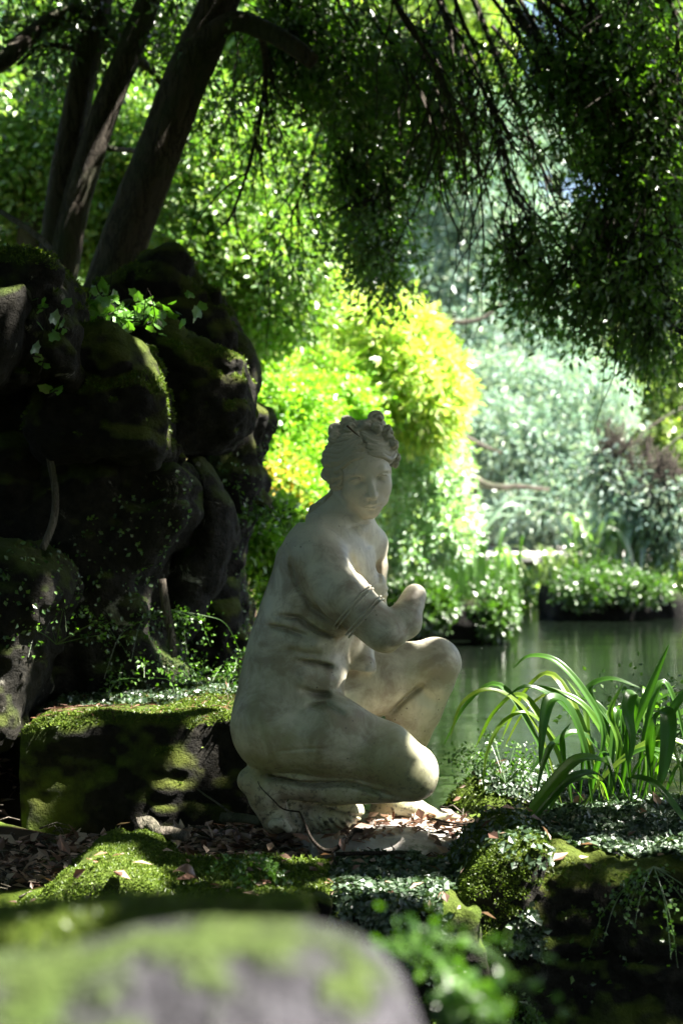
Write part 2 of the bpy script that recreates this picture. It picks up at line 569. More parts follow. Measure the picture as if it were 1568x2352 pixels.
    def lock(pts, r, n=3, tw=2.2, k=1.5, spread=None):
        """a wavy lock carved as n twisting strands"""
        pts = [np.array(p, float) for p in pts]
        # catmull-rom
        Q = []
        PP = [2 * pts[0] - pts[1]] + pts + [2 * pts[-1] - pts[-2]]
        for i in range(1, len(PP) - 2):
            for j in range(5):
                t = j / 5
                a_, b_, c_, d_ = PP[i - 1:i + 3]
                Q.append(0.5 * (2 * b_ + (c_ - a_) * t + (2 * a_ - 5 * b_ + 4 * c_ - d_) * t * t + (3 * b_ - a_ - 3 * c_ + d_) * t**3))
        Q.append(pts[-1]); Q = np.array(Q); m = len(Q)
        T = np.gradient(Q, axis=0); T /= np.linalg.norm(T, axis=1)[:, None] + 1e-9
        N = np.cross(T, np.array([0, 0, 1.0])); N /= np.linalg.norm(N, axis=1)[:, None] + 1e-9
        B = np.cross(T, N)
        ph0 = rr.uniform(0, 6.28)
        for s_ in range(n):
            prof = np.sin(np.linspace(0.25, 2.95, m))**0.6
            an = ph0 + 2 * math.pi * s_ / n + np.linspace(0, tw, m)
            off = r * 0.6 if n > 1 else 0
            X = Q + (N * np.cos(an)[:, None] + B * np.sin(an)[:, None]) * off * prof[:, None]
            rs = (r * (0.5 if n > 1 else 1)) * (0.35 + 0.65 * prof)
            W = [HO + HR @ x for x in X]
            g.chain(W, list(rs), k)
    for sd_ in (-1, 1):
        for row in range(7):
            ph = rad([17, 28, 40, 51, 60, 68, 76][row])
            pts = []
            for j in range(7):
                th = sd_ * rad(4 + j * 20 + row * 1.5)
                amp = 5.0 if row < 3 else 2.5
                php = ph * (1 - 0.11 * j) - rad(j * 3.0) + rad(amp * math.sin(j * 1.9 + row * 0.5 + (0.7 if sd_ > 0 else 0)))
                pts.append(onhead(th, php, (3 if row < 3 else -1) + 2.6 * math.sin(j * 2.1 + row * .6)))
            lock(pts, 14 if row < 3 else 10, 5 if row < 3 else 4, 0.9, 0.2)
    # flat ribbon above the waves
    for row, r_ in ((0, 4.5), (1, 4.5)):
        pts = [onhead(rad(a_), rad(72 + row * 4) * math.cos(rad(a_ * 0.45)), 5) for a_ in range(-100, 101, 25)]
        lock(pts, r_, 1)
    # knot of curls on top
    def curl(px, py, w, r, turns=1.1, t=7, ax=0.0):
        c = sp(px, py, w)
        pts = []
        for j in range(9):
            a_ = ax + turns * 2 * math.pi * j / 8
            q = r * (1 - 0.055 * j)
            p = c + np.array([q * math.cos(a_), -3 * j / 8, q * math.sin(a_)])
            pts.append(HR.T @ (p - HO))
        lock(pts, t * 1.1, 3, 1.6, 0.6)
        g.ell(c + np.array([0, 4, 0]), np.array([r * .75, t * .7, r * .75]), None, 1)
    for a_ in [(864, 966, -20, 13, .8, 11, 0.3), (884, 984, -30, 11, .8, 9, 2.2), (845, 978, -36, 8, .7, 10, 1.0), (832, 976, -40, 5, .6, 10, 4),
               (816, 972, -30, 8, .7, 10, 2), (792, 972, -24, 14, .8, 12, 3.4), (806, 986, -46, 8, .7, 9, 0.5), (776, 990, -32, 13, .8, 11, 1.4), (770, 1008, -46, 9, .8, 9, .4),
               (766, 1024, -40, 9, .8, 9, 5), (896, 1002, -34, 9, .8, 9, 1), (901, 1020, -38, 8, .8, 8, 3), (862, 986, -50, 7, .7, 9, 5)]:
        curl(*a_)
    g.cone(sp(786, 992, -10), sp(870, 978, -4), 24, 17, 6)
    # bunched curls over the near ear and beside the far ear
    for a_ in [(764, 1066, -52, 13, 1, 10, 0), (757, 1088, -52, 12, 1, 10, 2), (768, 1106, -52, 13, 1, 10, 4), (783, 1110, -50, 9, 1, 8, 1), (776, 1086, -62, 11, 1, 9, 3),
               (903, 1034, -16, 8, .9, 7, 1), (907, 1050, -10, 7, .9, 7, 3), (904, 1066, -8, 7, .9, 6, 5)]:
        curl(*a_)
    # long lock falling on the back
    for o1, o2 in ((0, 0), (6, 9), (-5, -7)):
        pts = [sp(778 + o1, 1120 + o2, 0), sp(764 + o1, 1145 + o2, -2), sp(745, 1152 + o2, -10), sp(735 - o1 / 2, 1165 + o2, -14), sp(718, 1172 + o2, -18), sp(712 + o1 / 2, 1190 + o2 / 2, -22)]
        lock([HR.T @ (p - HO) for p in pts], 7, 2, 3)
    g.d += 0.5 * noise3(tuple(g.n), (4, 4, 4), RNG)
    P, Fh = g.mesh()
    link('hair', np_mesh('statue_hair', to_world(P), Fh), mh, root)
    # carved armband: fine raised rings around the near upper arm
    a1 = ax / np.linalg.norm(ax)
    e1 = np.cross(a1, [0, 1.0, 0]); e1 /= np.linalg.norm(e1); e2 = np.cross(a1, e1)
    for off, rr0 in ((-21, 58.6), (-13, 58.2), (11, 57), (19, 56.5)):
        c = c0 + a1 * off + np.array([-2.0, 0, -2.2])
        n = 40; mr = 6
        th = np.linspace(0, 2 * math.pi, n, endpoint=False); ph = np.linspace(0, 2 * math.pi, mr, endpoint=False)
        T_, P_ = np.meshgrid(th, ph, indexing='ij')
        rad_ = rr0 + 2.0 * np.cos(P_)
        V_ = c + (np.cos(T_) * rad_)[..., None] * e1 + (np.sin(T_) * rad_)[..., None] * e2 + (2.4 * np.sin(P_))[..., None] * a1
        i_, j_ = np.meshgrid(np.arange(n), np.arange(mr), indexing='ij')
        Q_ = np.stack([i_ * mr + j_, ((i_ + 1) % n) * mr + j_, ((i_ + 1) % n) * mr + (j_ + 1) % mr, i_ * mr + (j_ + 1) % mr], -1).reshape(-1, 4)
        link('armband', np_mesh('statue_armband', to_world(V_.reshape(-1, 3)), Q_[:, ::-1]), mb, root)
    # dark twig caught in the hair
    return root, to_world

def statue_base(root, to_world):
    t = NT('plinth_marble')
    co = t.coord('Object')
    c = t.mix(t.ramp(t.noise(7, 6, 0.65, co), [(0.35, 0.0), (0.7, 1.0)]), (0.55, 0.53, 0.50), (0.26, 0.20, 0.16))
    c = t.mix(t.ramp(t.noise(19, 5, 0.7, co), [(0.55, 0.0), (0.7, 0.9)]), c, (0.10, 0.12, 0.07))
    t.bsdf(c, 0.6, t.bump(t.noise(30, 6, 0.7, co), 0.5, 0.01), 0.35)
    f = Field((-160, -260, -800), (360, 170, -690), 3.4)
    x, y, z = f.xyz((slice(None),) * 3)
    # rough slab outline in plan
    top = -722 + 3 * np.sin(x / 50) - 4 * np.clip((x - 150) / 100, 0, 2)
    side = np.maximum(np.maximum(-(x + 88) * 0.9 - (y + 60) * 0.25, y - 130), (x - 318) * 0.8 + np.abs(y + 60) * 0.35)
    fr = -(y + 178 + 22 * np.sin(x / 60) + 14 * np.sin(x / 23 + 1) - 0.32 * np.clip(x - 120, 0, 300))
    d = np.maximum(np.maximum(z - top + np.clip(-(y + 120) * 0.35, 0, 60), -770 - z), np.maximum(side, fr))
    f.d = (d + 5 * noise3(tuple(f.n), (14, 14, 8), RNG) + 2 * noise3(tuple(f.n), (5, 5, 4), RNG)).astype(np.float32)
    P, F = f.mesh()
    link('plinth', np_mesh('statue_plinth', to_world(P), F), t.m, root)

statue, st_world = build_statue()
statue_base(statue, st_world)
# ------------------------------------------------------------------ foliage, tubes, rocks: helpers and materials
def unit(a):
    return a / (np.linalg.norm(a, axis=-1, keepdims=True) + 1e-9)

def foliage_mat(name, cols, trans=0.45, gloss=0.08, rough=0.35, tcol=None):
    t = NT(name)
    g = t.n('ShaderNodeNewGeometry')
    n = len(cols)
    c = t.ramp(g.outputs['Random Per Island'], [((i + 0.0) / n, cc) for i, cc in enumerate(cols)])
    d = t.n('ShaderNodeBsdfDiffuse'); t.l(c, d.inputs[0])
    tr = t.n('ShaderNodeBsdfTranslucent')
    t.l(t.mix(1.0, c, tcol or (1.0, 1.15, 0.35), 'MULTIPLY'), tr.inputs[0])
    m = t.n('ShaderNodeMixShader'); m.inputs[0].default_value = trans
    t.l(d.outputs[0], m.inputs[1]); t.l(tr.outputs[0], m.inputs[2])
    gl = t.n('ShaderNodeBsdfGlossy'); gl.inputs['Roughness'].default_value = rough
    m2 = t.n('ShaderNodeMixShader'); m2.inputs[0].default_value = gloss
    t.l(m.outputs[0], m2.inputs[1]); t.l(gl.outputs[0], m2.inputs[2])
    t.l(m2.outputs[0], t.out.inputs[0])
    return t.m

def leaves(P, A, L, W, rng, cup=0.12, up=0.6, Nrm=None):
    """rhombic folded leaves: base P, axis A (unit), length L, width W -> V, F"""
    n = len(P)
    A = unit(A)
    if Nrm is None:
        Nrm = rng.normal(size=(n, 3)); Nrm[:, 2] += up
    s = unit(np.cross(A, Nrm)); nn = np.cross(s, A)
    L = np.broadcast_to(L, n)[:, None]; W = np.broadcast_to(W, n)[:, None]
    k = rng.uniform(0.36, 0.52, (n, 1))
    v0 = P; v2 = P + A * L - nn * L * 0.08
    mid = P + A * L * k
    v1 = mid + s * W / 2 + nn * W * cup
    v3 = mid - s * W / 2 + nn * W * cup
    V = np.stack([v0, v1, v2, v3], 1).reshape(-1, 3)
    F = np.arange(4 * n).reshape(n, 4)
    return V, F

def crown_points(E, n_tw, per, tl, droop, rng, shell=0.45, gap=0.35, freq=2.2, seed=0, out=0.6):
    """E: list of (centre, radii, weight). Returns leaf bases and axes strung along twigs."""
    w = np.array([e[2] for e in E], float); w /= w.sum()
    idx = rng.choice(len(E), n_tw * 2, p=w)
    C = np.array([e[0] for e in E])[idx]; R = np.array([e[1] for e in E])[idx]
    d = unit(rng.normal(size=(len(idx), 3)))
    r = rng.uniform(0, 1, (len(idx), 1))**shell
    P = C + d * R * r
    ph = np.random.default_rng(seed + 11).uniform(0, 6.28, 9)
    q = P * freq
    nz = (np.sin(q[:, 0] + ph[0] + 1.3 * np.sin(q[:, 2] * .8 + ph[1])) + np.sin(q[:, 1] * 1.1 + ph[2] + np.sin(q[:, 0] * 1.7 + ph[3])) +
          np.sin(q[:, 2] * 1.25 + ph[4] + 1.2 * np.sin(q[:, 1] + ph[5])))/3
    P = P[nz > (gap * 2 - 1) * 0.7][:n_tw]; d = d[nz > (gap * 2 - 1) * 0.7][:n_tw]
    n = len(P)
    D = unit(d * out + rng.normal(size=(n, 3)) * 0.5 + np.array([0, 0, -droop]))
    t = rng.uniform(0, 1, (n, per, 1))
    LP = P[:, None] + D[:, None] * t * tl + np.array([0, 0, -1.0]) * (t * t) * tl * 0.25 * droop
    pr = rng.normal(size=(n, per, 3)) * 0.75
    LA = unit(D[:, None] * 0.8 + pr)
    LP = LP + pr * tl * 0.05
    return LP.reshape(-1, 3), LA.reshape(-1, 3), P, D

def smooth_path(pts, sub=4):
    P = [np.array(p, float) for p in pts]
    if len(P) < 3: return np.array([P[0] + (P[-1] - P[0]) * t for t in np.linspace(0, 1, sub + 1)])
    Q = []
    X = [2 * P[0] - P[1]] + P + [2 * P[-1] - P[-2]]
    for i in range(1, len(X) - 2):
        a, b, c, d = X[i - 1:i + 3]
        for j in range(sub):
            t = j / sub
            Q.append(0.5 * (2 * b + (c - a) * t + (2 * a - 5 * b + 4 * c - d) * t * t + (3 * b - a - 3 * c + d) * t**3))
    Q.append(P[-1])
    return np.array(Q)

def tube(path, rads, sides=8, rough=0.0, rng=None):
    path = np.asarray(path, float); m = len(path)
    r = np.interp(np.linspace(0, 1, m), np.linspace(0, 1, len(rads)), rads)
    T = unit(np.gradient(path, axis=0))
    ref = np.array([0.31, 0.95, 0.1]) if abs(T[0] @ np.array([0.31, 0.95, 0.1])) < 0.9 else np.array([1.0, 0, 0])
    N = unit(np.cross(T, ref)); B = np.cross(T, N)
    a = np.linspace(0, 2 * math.pi, sides, endpoint=False)
    rr = r[:, None] * np.ones(sides)
    if rough and rng is not None:
        prof = rng.normal(size=sides) * rough
        rr = rr * (1 + prof[None, :] + rng.normal(size=(m, sides)) * rough * 0.35)
    V = path[:, None] + (N[:, None] * np.cos(a)[None, :, None] + B[:, None] * np.sin(a)[None, :, None]) * rr[:, :, None]
    i = np.arange(m - 1)[:, None] * sides; j = np.arange(sides)[None]; k = (j + 1) % sides
    F = np.stack([i + j, i + k, i + sides + k, i + sides + j], -1).reshape(-1, 4)
    V = V.reshape(-1, 3)
    # close the ends
    V = np.concatenate([V, path[:1], path[-1:]])
    c0, c1 = m * sides, m * sides + 1
    jj = np.arange(sides); kk = (jj + 1) % sides
    Tn = np.concatenate([np.stack([np.full(sides, c0), kk, jj], 1), np.stack([np.full(sides, c1), (m - 1) * sides + jj, (m - 1) * sides + kk], 1)])
    return V, F, Tn

class Acc:
    def __init__(self): self.V = []; self.F = {}; self.n = 0
    def add(self, V, *Fs):
        for F in Fs:
            if len(F): self.F.setdefault(F.shape[1], []).append(F + self.n)
        self.V.append(V); self.n += len(V)
    def mesh(self, name, smooth=True):
        return np_mesh(name, np.concatenate(self.V), [np.concatenate(f) for f in self.F.values()], smooth)

def bark_mat(name, c1, c2, scale=14):
    t = NT(name)
    co = t.coord('Object')
    mp = t.n('ShaderNodeMapping'); mp.inputs['Scale'].default_value = (1, 1, 0.25); t.l(co, mp.inputs[0])
    nz = t.noise(scale, 6, 0.7, mp.outputs[0], 0.5)
    c = t.mix(t.ramp(nz, [(0.3, 0.0), (0.7, 1.0)]), c1, c2)
    rid = t.math('ABSOLUTE', t.math('SUBTRACT', nz, 0.5))
    c = t.mix(t.ramp(rid, [(0.0, 0.8), (0.05, 0.0)]), c, tuple(x * 0.3 for x in c1))
    c = t.mix(t.ramp(t.noise(2.3, 4, 0.6, co), [(0.5, 0.0), (0.62, 0.6)]), c, (0.05, 0.07, 0.03))
    t.bsdf(c, 0.85, t.bump(t.math('ADD', nz, t.math('MULTIPLY', rid, 2.0)), 1.0, 0.03), 0.2)
    return t.m

def rock_mat(name, c1, c2, moss=0.5, mossc=(0.10, 0.16, 0.022), low=0.15, high=0.55, pale=0.0, ms=4.5):
    t = NT(name)
    co = t.coord('Object')
    n1 = t.noise(6, 9, 0.65, co, 0.3); n2 = t.noise(28, 6, 0.7, co)
    c = t.mix(t.ramp(n1, [(0.35, 0.0), (0.62, 1.0)]), c1, c2)
    c = t.mix(t.ramp(n2, [(0.4, 0.7), (0.6, 0.0)]), c, tuple(x * 0.35 for x in c1))
    if pale:
        c = t.mix(t.math('MULTIPLY', t.ramp(t.noise(6, 8, 0.75, co, 1.0), [(0.60, 0.0), (0.68, 1.0)]), pale), c, (0.42, 0.40, 0.34))
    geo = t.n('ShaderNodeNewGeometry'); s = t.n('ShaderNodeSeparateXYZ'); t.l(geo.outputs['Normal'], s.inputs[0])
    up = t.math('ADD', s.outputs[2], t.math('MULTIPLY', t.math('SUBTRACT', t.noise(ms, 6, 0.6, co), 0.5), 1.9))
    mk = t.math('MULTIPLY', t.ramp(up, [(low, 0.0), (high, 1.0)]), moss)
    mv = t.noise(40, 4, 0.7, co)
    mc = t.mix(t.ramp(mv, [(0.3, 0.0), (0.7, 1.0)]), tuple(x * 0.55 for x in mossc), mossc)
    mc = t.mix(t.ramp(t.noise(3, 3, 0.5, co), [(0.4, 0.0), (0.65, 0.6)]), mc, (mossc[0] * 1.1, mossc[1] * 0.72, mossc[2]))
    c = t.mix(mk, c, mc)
    h = t.math('ADD', t.math('MULTIPLY', n2, 1.0), t.math('MULTIPLY', t.noise(110, 4, 0.7, co), t.math('MULTIPLY', mk, 0.8)))
    h = t.math('ADD', h, t.math('MULTIPLY', n1, 1.5))
    ro = t.mix(mk, 0.75, 0.95)
    t.bsdf(c, 0.85, t.bump(h, 1.0, 0.035), 0.2)
    return t.m

def sdf_poly(poly, gx, gz):
    px = gx[:, None]; pz = gz[None, :]
    best = np.full((len(gx), len(gz)), 1e9, np.float32); ins = np.zeros(best.shape, bool)
    n = len(poly)
    for i in range(n):
        ax, az = poly[i]; bx, bz = poly[(i + 1) % n]
        L = (bx - ax)**2 + (bz - az)**2 + 1e-9
        t = np.clip(((px - ax) * (bx - ax) + (pz - az) * (bz - az)) / L, 0, 1)
        best = np.minimum(best, (px - ax - t * (bx - ax))**2 + (pz - az - t * (bz - az))**2)
        c = (az > pz) != (bz > pz)
        xi = (bx - ax) * (pz - az) / ((bz - az) if bz != az else 1e-9) + ax
        ins ^= c & (px < xi)
    d = np.sqrt(best)
    return np.where(ins, -d, d)

ROCKS = {}
def boulder(name, poly, Y0, T, mat, label, vox=6, R=None, amp=(14, 6, 2.5), seed=1, cat='rock', group=None, taper=0.0, cell=(26, 10, 4), lean=0.0, skew=0.0, crack=1.0, dy=0):
    """a rock given by its outline (picture units in the plane at depth Y0), half thickness T (m) and rounding; noise carves the rest"""
    k = Y0 / FPX
    pl = [(p[0] - 784, 1176 - p[1] - dy) for p in smooth_closed(poly)]
    xs = [p[0] for p in pl]; zs = [p[1] for p in pl]
    Tp = T / k
    R = R if R is not None else min(Tp * 0.8, 60)
    m = amp[0] * 2 + 10
    f = Field((min(xs) - m, -Tp - m, min(zs) - m), (max(xs) + m, Tp + m, max(zs) + m), vox)
    rng = np.random.default_rng(seed)
    d2 = sdf_poly(pl, f.ax[0], f.ax[2])[:, None, :]
    y = f.ax[1][None, :, None]
    if skew: y = y + skew * (f.ax[2][None, None, :] - (max(zs) + min(zs)) / 2)
    a = d2 + taper * np.maximum(0, np.abs(y) - Tp * 0.2) + R
    b = np.abs(y) - Tp + R
    d = np.sqrt(np.maximum(a, 0)**2 + np.maximum(b, 0)**2) + np.minimum(np.maximum(a, b), 0) - R
    sh = tuple(f.n)
    f.d = (d + amp[0] * noise3(sh, (cell[0], cell[0], cell[0] * .8), rng) + amp[1] * (noise3(sh, (cell[1],) * 3, rng) * .6 + crack * (.55 - 1.7 * np.abs(noise3(sh, (cell[1] * 1.3, cell[1] * 1.3, cell[1]), rng)))) + amp[2] * noise3(sh, (cell[2],) * 3, rng)).astype(np.float32)
    P, F = f.mesh()
    W = np.stack([P[:, 0] * k, Y0 + P[:, 1] * k, CAMZ + P[:, 2] * k], 1)
    c = W.mean(0); c[2] = W[:, 2].min()
    me = np_mesh(name, W - c, F)
    o = link(name, me, mat, None, c.tolist())
    tag(o, label, cat, group)
    ROCKS[label] = (o, W, F[1])
    return o, W, F[1]

def smooth_closed(poly, sub=3):
    P = [np.array(p, float) for p in poly]; n = len(P); Q = []
    for i in range(n):
        a, b, c, d = P[i - 1], P[i], P[(i + 1) % n], P[(i + 2) % n]
        for j in range(sub):
            t = j / sub
            q = 0.5 * (2 * b + (c - a) * t + (2 * a - 5 * b + 4 * c - d) * t * t + (3 * b - a - 3 * c + d) * t**3)
            Q.append((q[0], q[1]))
    return Q

def surf_points(W, Q, n, rng, test):
    """random points on a mesh surface that pass test(p, nrm)"""
    A, B, C, D = (W[Q[:, i]] for i in range(4))
    nr = np.cross(C - A, D - B); ar = np.linalg.norm(nr, axis=1); nr = nr / (ar[:, None] + 1e-12)
    cen = (A + C) / 2
    ok = test(cen, nr)
    w = ar * ok
    if w.sum() <= 0: return np.zeros((0, 3)), np.zeros((0, 3))
    i = rng.choice(len(Q), n, p=w / w.sum())
    u, v = rng.uniform(size=(2, n, 1))
    p = (A[i] * (1 - u) + B[i] * u) * (1 - v) + (D[i] * (1 - u) + C[i] * u) * v
    return p, nr[i]

def wave_field(P, f, seed):
    ph = np.random.default_rng(seed).uniform(0, 6.28, 9)
    q = P * f
    return (np.sin(q[:, 0] + ph[0] + 1.3 * np.sin(q[:, 2] * 1.3 + ph[1])) + np.sin(q[:, 1] * 1.1 + ph[2] + np.sin(q[:, 0] * 1.7 + ph[3])) + np.sin(q[:, 2] * 1.25 + ph[4] + 1.2 * np.sin(q[:, 1] + ph[5]))) / 3
# ------------------------------------------------------------------ the setting: ground, pond, far wall
WATER_Z = -0.5
def sstep(a, b, x):
    t = np.clip((x - a) / (b - a), 0, 1)
    return t * t * (3 - 2 * t)

def bank_mask(X, Y):
    edge = np.interp(Y, [8, 12, 14.5, 16.0, 18, 22], [-1.6, -1.2, -0.2, 1.5, 1.9, 2.2])
    return sstep(8.0, 10.0, Y) * sstep(0.15, -0.25, X - edge - 0.15 * np.sin(Y * 2.3))

def pond_mask(X, Y):
    """1 inside the pond"""
    # right / behind the statue, up to the far wall
    near = sstep(4.32, 4.75, Y + 0.25 * np.clip(X - 0.3, -1, 0.9) * -1 + 0.05 * np.sin(X * 7)) * sstep(-1.3, -0.8, X + 0.1 * np.sin(Y))
    side = sstep(0.95, 1.15, X) * sstep(1.5, 2.5, Y)
    a = np.maximum(near, side)
    # the left bank beyond
    bank = bank_mask(X, Y)
    a = a * (1 - bank)
    a = a * sstep(21.9, 21.6, Y)
    return a

def ground_h(X, Y):
    h = 0.012 * np.sin(X * 5 + 1) * np.cos(Y * 6) + 0.006 * np.sin(X * 17) * np.sin(Y * 15)
    h = h - 0.035
    # the ground drops away in front of the ledge
    h = h - 1.1 * sstep(3.45, 3.15, Y)
    h = h + 0.04 * sstep(-0.8, -1.1, X)
    # banked earth behind the boulders on the left
    hill = sstep(-0.65, -1.25, X + 0.0 * Y) * sstep(5.7, 6.6, Y)
    h = h + 1.45 * hill + 0.6 * hill * sstep(8, 14, Y)
    # left bank beyond the water
    bank = bank_mask(X, Y)
    h = h * (1 - bank) + bank * (-0.3 + 0.5 * sstep(0, -4, X) + 1.3 * sstep(-1.5, -4.0, X))
    far = sstep(21.82, 22.1, Y)
    h = h * (1 - far) + far * (0.15 + 0.02 * np.sin(X) + 2.5 * sstep(34, 80, Y))
    p = pond_mask(X, Y)
    h = h * (1 - p) + p * -1.4
    return h

gx = np.concatenate([np.linspace(-400, -30, 20)[:-1], np.linspace(-30, -3, 40)[:-1], np.linspace(-3, 3, 170)[:-1], np.linspace(3, 30, 40)[:-1], np.linspace(30, 400, 20)])
gy = np.concatenate([np.linspace(-60, -2, 20)[:-1], np.linspace(-2, 2.8, 30)[:-1], np.linspace(2.8, 6.0, 110)[:-1], np.linspace(6, 24, 130)[:-1], np.linspace(24, 90, 30)[:-1], np.linspace(90, 700, 20)])
GX, GY = np.meshgrid(gx, gy, indexing='ij')
GZ = ground_h(GX, GY)
V = np.stack([GX, GY, GZ], -1).reshape(-1, 3)
ny = len(gy)
I, J = np.meshgrid(np.arange(len(gx) - 1), np.arange(ny - 1), indexing='ij')
F = np.stack([I * ny + J, (I + 1) * ny + J, (I + 1) * ny + J + 1, I * ny + J + 1], -1).reshape(-1, 4)
t = NT('soil')
co = t.coord('Object')
sc = t.mix(t.ramp(t.noise(9, 6, 0.65, co), [(0.35, 0.0), (0.65, 1.0)]), (0.035, 0.025, 0.016), (0.075, 0.05, 0.032))
mossm = t.ramp(t.noise(2.6, 4, 0.55, co), [(0.50, 0.0), (0.56, 1.0)])
sc = t.mix(mossm, sc, t.mix(t.ramp(t.noise(60, 4, 0.7, co), [(0.3, 0.0), (0.7, 1.0)]), (0.05, 0.085, 0.012), (0.12, 0.17, 0.02)))
t.bsdf(sc, 0.95, t.bump(t.noise(45, 8, 0.75, co), 0.8, 0.02), 0.15)
ground = link('ground', np_mesh('ground', V, F), t.m)
tag(ground, kind='structure')

# water
t = NT('pond_water')
co = t.coord('Object')
mp = t.n('ShaderNodeMapping'); mp.inputs['Scale'].default_value = (0.4, 1.8, 1); t.l(co, mp.inputs[0])
h1 = t.noise(3.0, 3, 0.5, mp.outputs[0]); h2 = t.noise(13.0, 3, 0.55, mp.outputs[0], 0.4)
hh = t.math('ADD', h1, t.math('MULTIPLY', h2, 0.22))
nb = t.bump(hh, 0.2, 0.05)
x = t.bsdf((0.003, 0.005, 0.003), 0.02, nb, 0.5)
x.inputs['IOR'].default_value = 1.33
wv = np.array([(-30, -5, WATER_Z), (60, -5, WATER_Z), (60, 21.85, WATER_Z), (-30, 21.85, WATER_Z)], float)
water = link('water', np_mesh('water', wv, np.array([[0, 1, 2, 3]])), t.m)
tag(water, kind='structure')

# far retaining wall with a pale walk along its top
t = NT('pale_stone_coping'); co = t.coord('Object')
t.bsdf(t.mix(t.ramp(t.noise(3, 5, 0.6, co), [(0.3, 0.0), (0.7, 1.0)]), (0.50, 0.47, 0.43), (0.36, 0.34, 0.32)), 0.8, t.bump(t.noise(20, 5, 0.6, co), 0.4, 0.02), 0.2)
M_cop = t.m
t = NT('damp_render_wall'); co = t.coord('Object')
cc = t.mix(t.ramp(t.noise(1.6, 6, 0.65, co, 0.5), [(0.35, 0.0), (0.7, 1.0)]), (0.17, 0.17, 0.13), (0.09, 0.12, 0.06))
t.bsdf(cc, 0.85, t.bump(t.noise(18, 5, 0.6, co), 0.5, 0.02), 0.2)
M_wall = t.m
def box_v(x0, x1, y0, y1, z0, z1):
    v = np.array([(x, y, z) for x in (x0, x1) for y in (y0, y1) for z in (z0, z1)], float)
    f = np.array([(0, 1, 3, 2), (4, 6, 7, 5), (0, 4, 5, 1), (2, 3, 7, 6), (0, 2, 6, 4), (1, 5, 7, 3)])
    return v, f
wr = empty('pond_wall', (6, 22, -0.6), 'long low grey retaining wall with pale flat top across the far side of the pond', 'wall')
a = Acc(); a.add(*box_v(1.4, 34, 21.8, 22.15, -1.5, 0.13)); link('wall_face', a.mesh('wall_face', False), M_wall, wr)
for i in range(16):
    v, f = box_v(1.4 + i * 2.0, 3.385 + i * 2.0, 21.72, 22.4, 0.133, 0.215 + 0.006 * math.sin(i * 2.3))
    a = Acc(); a.add(v, f)
    link('coping_slab', a.mesh('coping_slab', False), M_cop, wr)

pv = np.array([(-2, 22.42, .2), (45, 22.42, .2), (45, 28.2, .2), (-2, 28.2, .2)], float)
path_o = tag(link('path', np_mesh('path', pv, np.array([[0, 1, 2, 3]])), M_cop), kind='structure')
# ------------------------------------------------------------------ rocks
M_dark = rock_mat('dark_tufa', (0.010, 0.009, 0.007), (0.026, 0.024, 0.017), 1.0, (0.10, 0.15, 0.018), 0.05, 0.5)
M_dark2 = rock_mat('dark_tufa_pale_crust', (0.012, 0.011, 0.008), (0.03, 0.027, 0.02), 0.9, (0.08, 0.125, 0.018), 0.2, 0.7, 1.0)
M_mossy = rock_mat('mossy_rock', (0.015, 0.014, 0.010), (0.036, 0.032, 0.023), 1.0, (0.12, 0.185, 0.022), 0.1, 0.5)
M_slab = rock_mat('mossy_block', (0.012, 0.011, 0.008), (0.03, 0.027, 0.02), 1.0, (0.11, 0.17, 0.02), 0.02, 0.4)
M_rock_shade = rock_mat('shade_darkened_rock', (0.004, 0.004, 0.003), (0.009, 0.008, 0.006), .9, (0.03, 0.05, 0.01), 0.2, 0.8)  # shade of the overhanging plants put into the colour as near-black rock
M_fore = rock_mat('violet_grey_rock', (0.05, 0.048, 0.055), (0.11, 0.105, 0.12), 0.9, (0.08, 0.14, 0.02), 0.8, 1.2, ms=14)

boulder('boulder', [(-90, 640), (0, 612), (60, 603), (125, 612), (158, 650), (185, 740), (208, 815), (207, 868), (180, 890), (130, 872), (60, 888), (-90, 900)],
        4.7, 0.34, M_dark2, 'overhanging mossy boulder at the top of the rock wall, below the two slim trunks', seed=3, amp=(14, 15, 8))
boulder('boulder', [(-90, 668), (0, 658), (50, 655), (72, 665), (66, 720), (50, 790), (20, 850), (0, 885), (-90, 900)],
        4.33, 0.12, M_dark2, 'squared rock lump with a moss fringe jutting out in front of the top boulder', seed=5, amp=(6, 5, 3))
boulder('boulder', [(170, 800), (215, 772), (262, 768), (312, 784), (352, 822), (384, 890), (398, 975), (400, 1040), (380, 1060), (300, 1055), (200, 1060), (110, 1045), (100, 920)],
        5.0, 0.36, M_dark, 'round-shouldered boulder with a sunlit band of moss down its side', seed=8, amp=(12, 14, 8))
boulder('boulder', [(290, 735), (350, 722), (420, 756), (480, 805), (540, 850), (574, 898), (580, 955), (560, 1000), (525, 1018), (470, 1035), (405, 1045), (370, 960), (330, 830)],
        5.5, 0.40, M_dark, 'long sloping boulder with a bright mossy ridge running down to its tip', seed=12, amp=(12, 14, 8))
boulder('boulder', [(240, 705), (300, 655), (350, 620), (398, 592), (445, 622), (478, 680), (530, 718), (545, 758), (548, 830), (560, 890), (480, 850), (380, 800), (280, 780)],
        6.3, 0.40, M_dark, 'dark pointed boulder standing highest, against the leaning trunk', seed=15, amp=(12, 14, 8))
boulder('boulder', [(520, 770), (560, 770), (585, 805), (598, 850), (590, 900), (560, 925), (520, 880)],
        6.35, 0.22, M_dark, 'small dark knob of rock beyond the tip of the sloping boulder', seed=17, amp=(6, 4, 2))
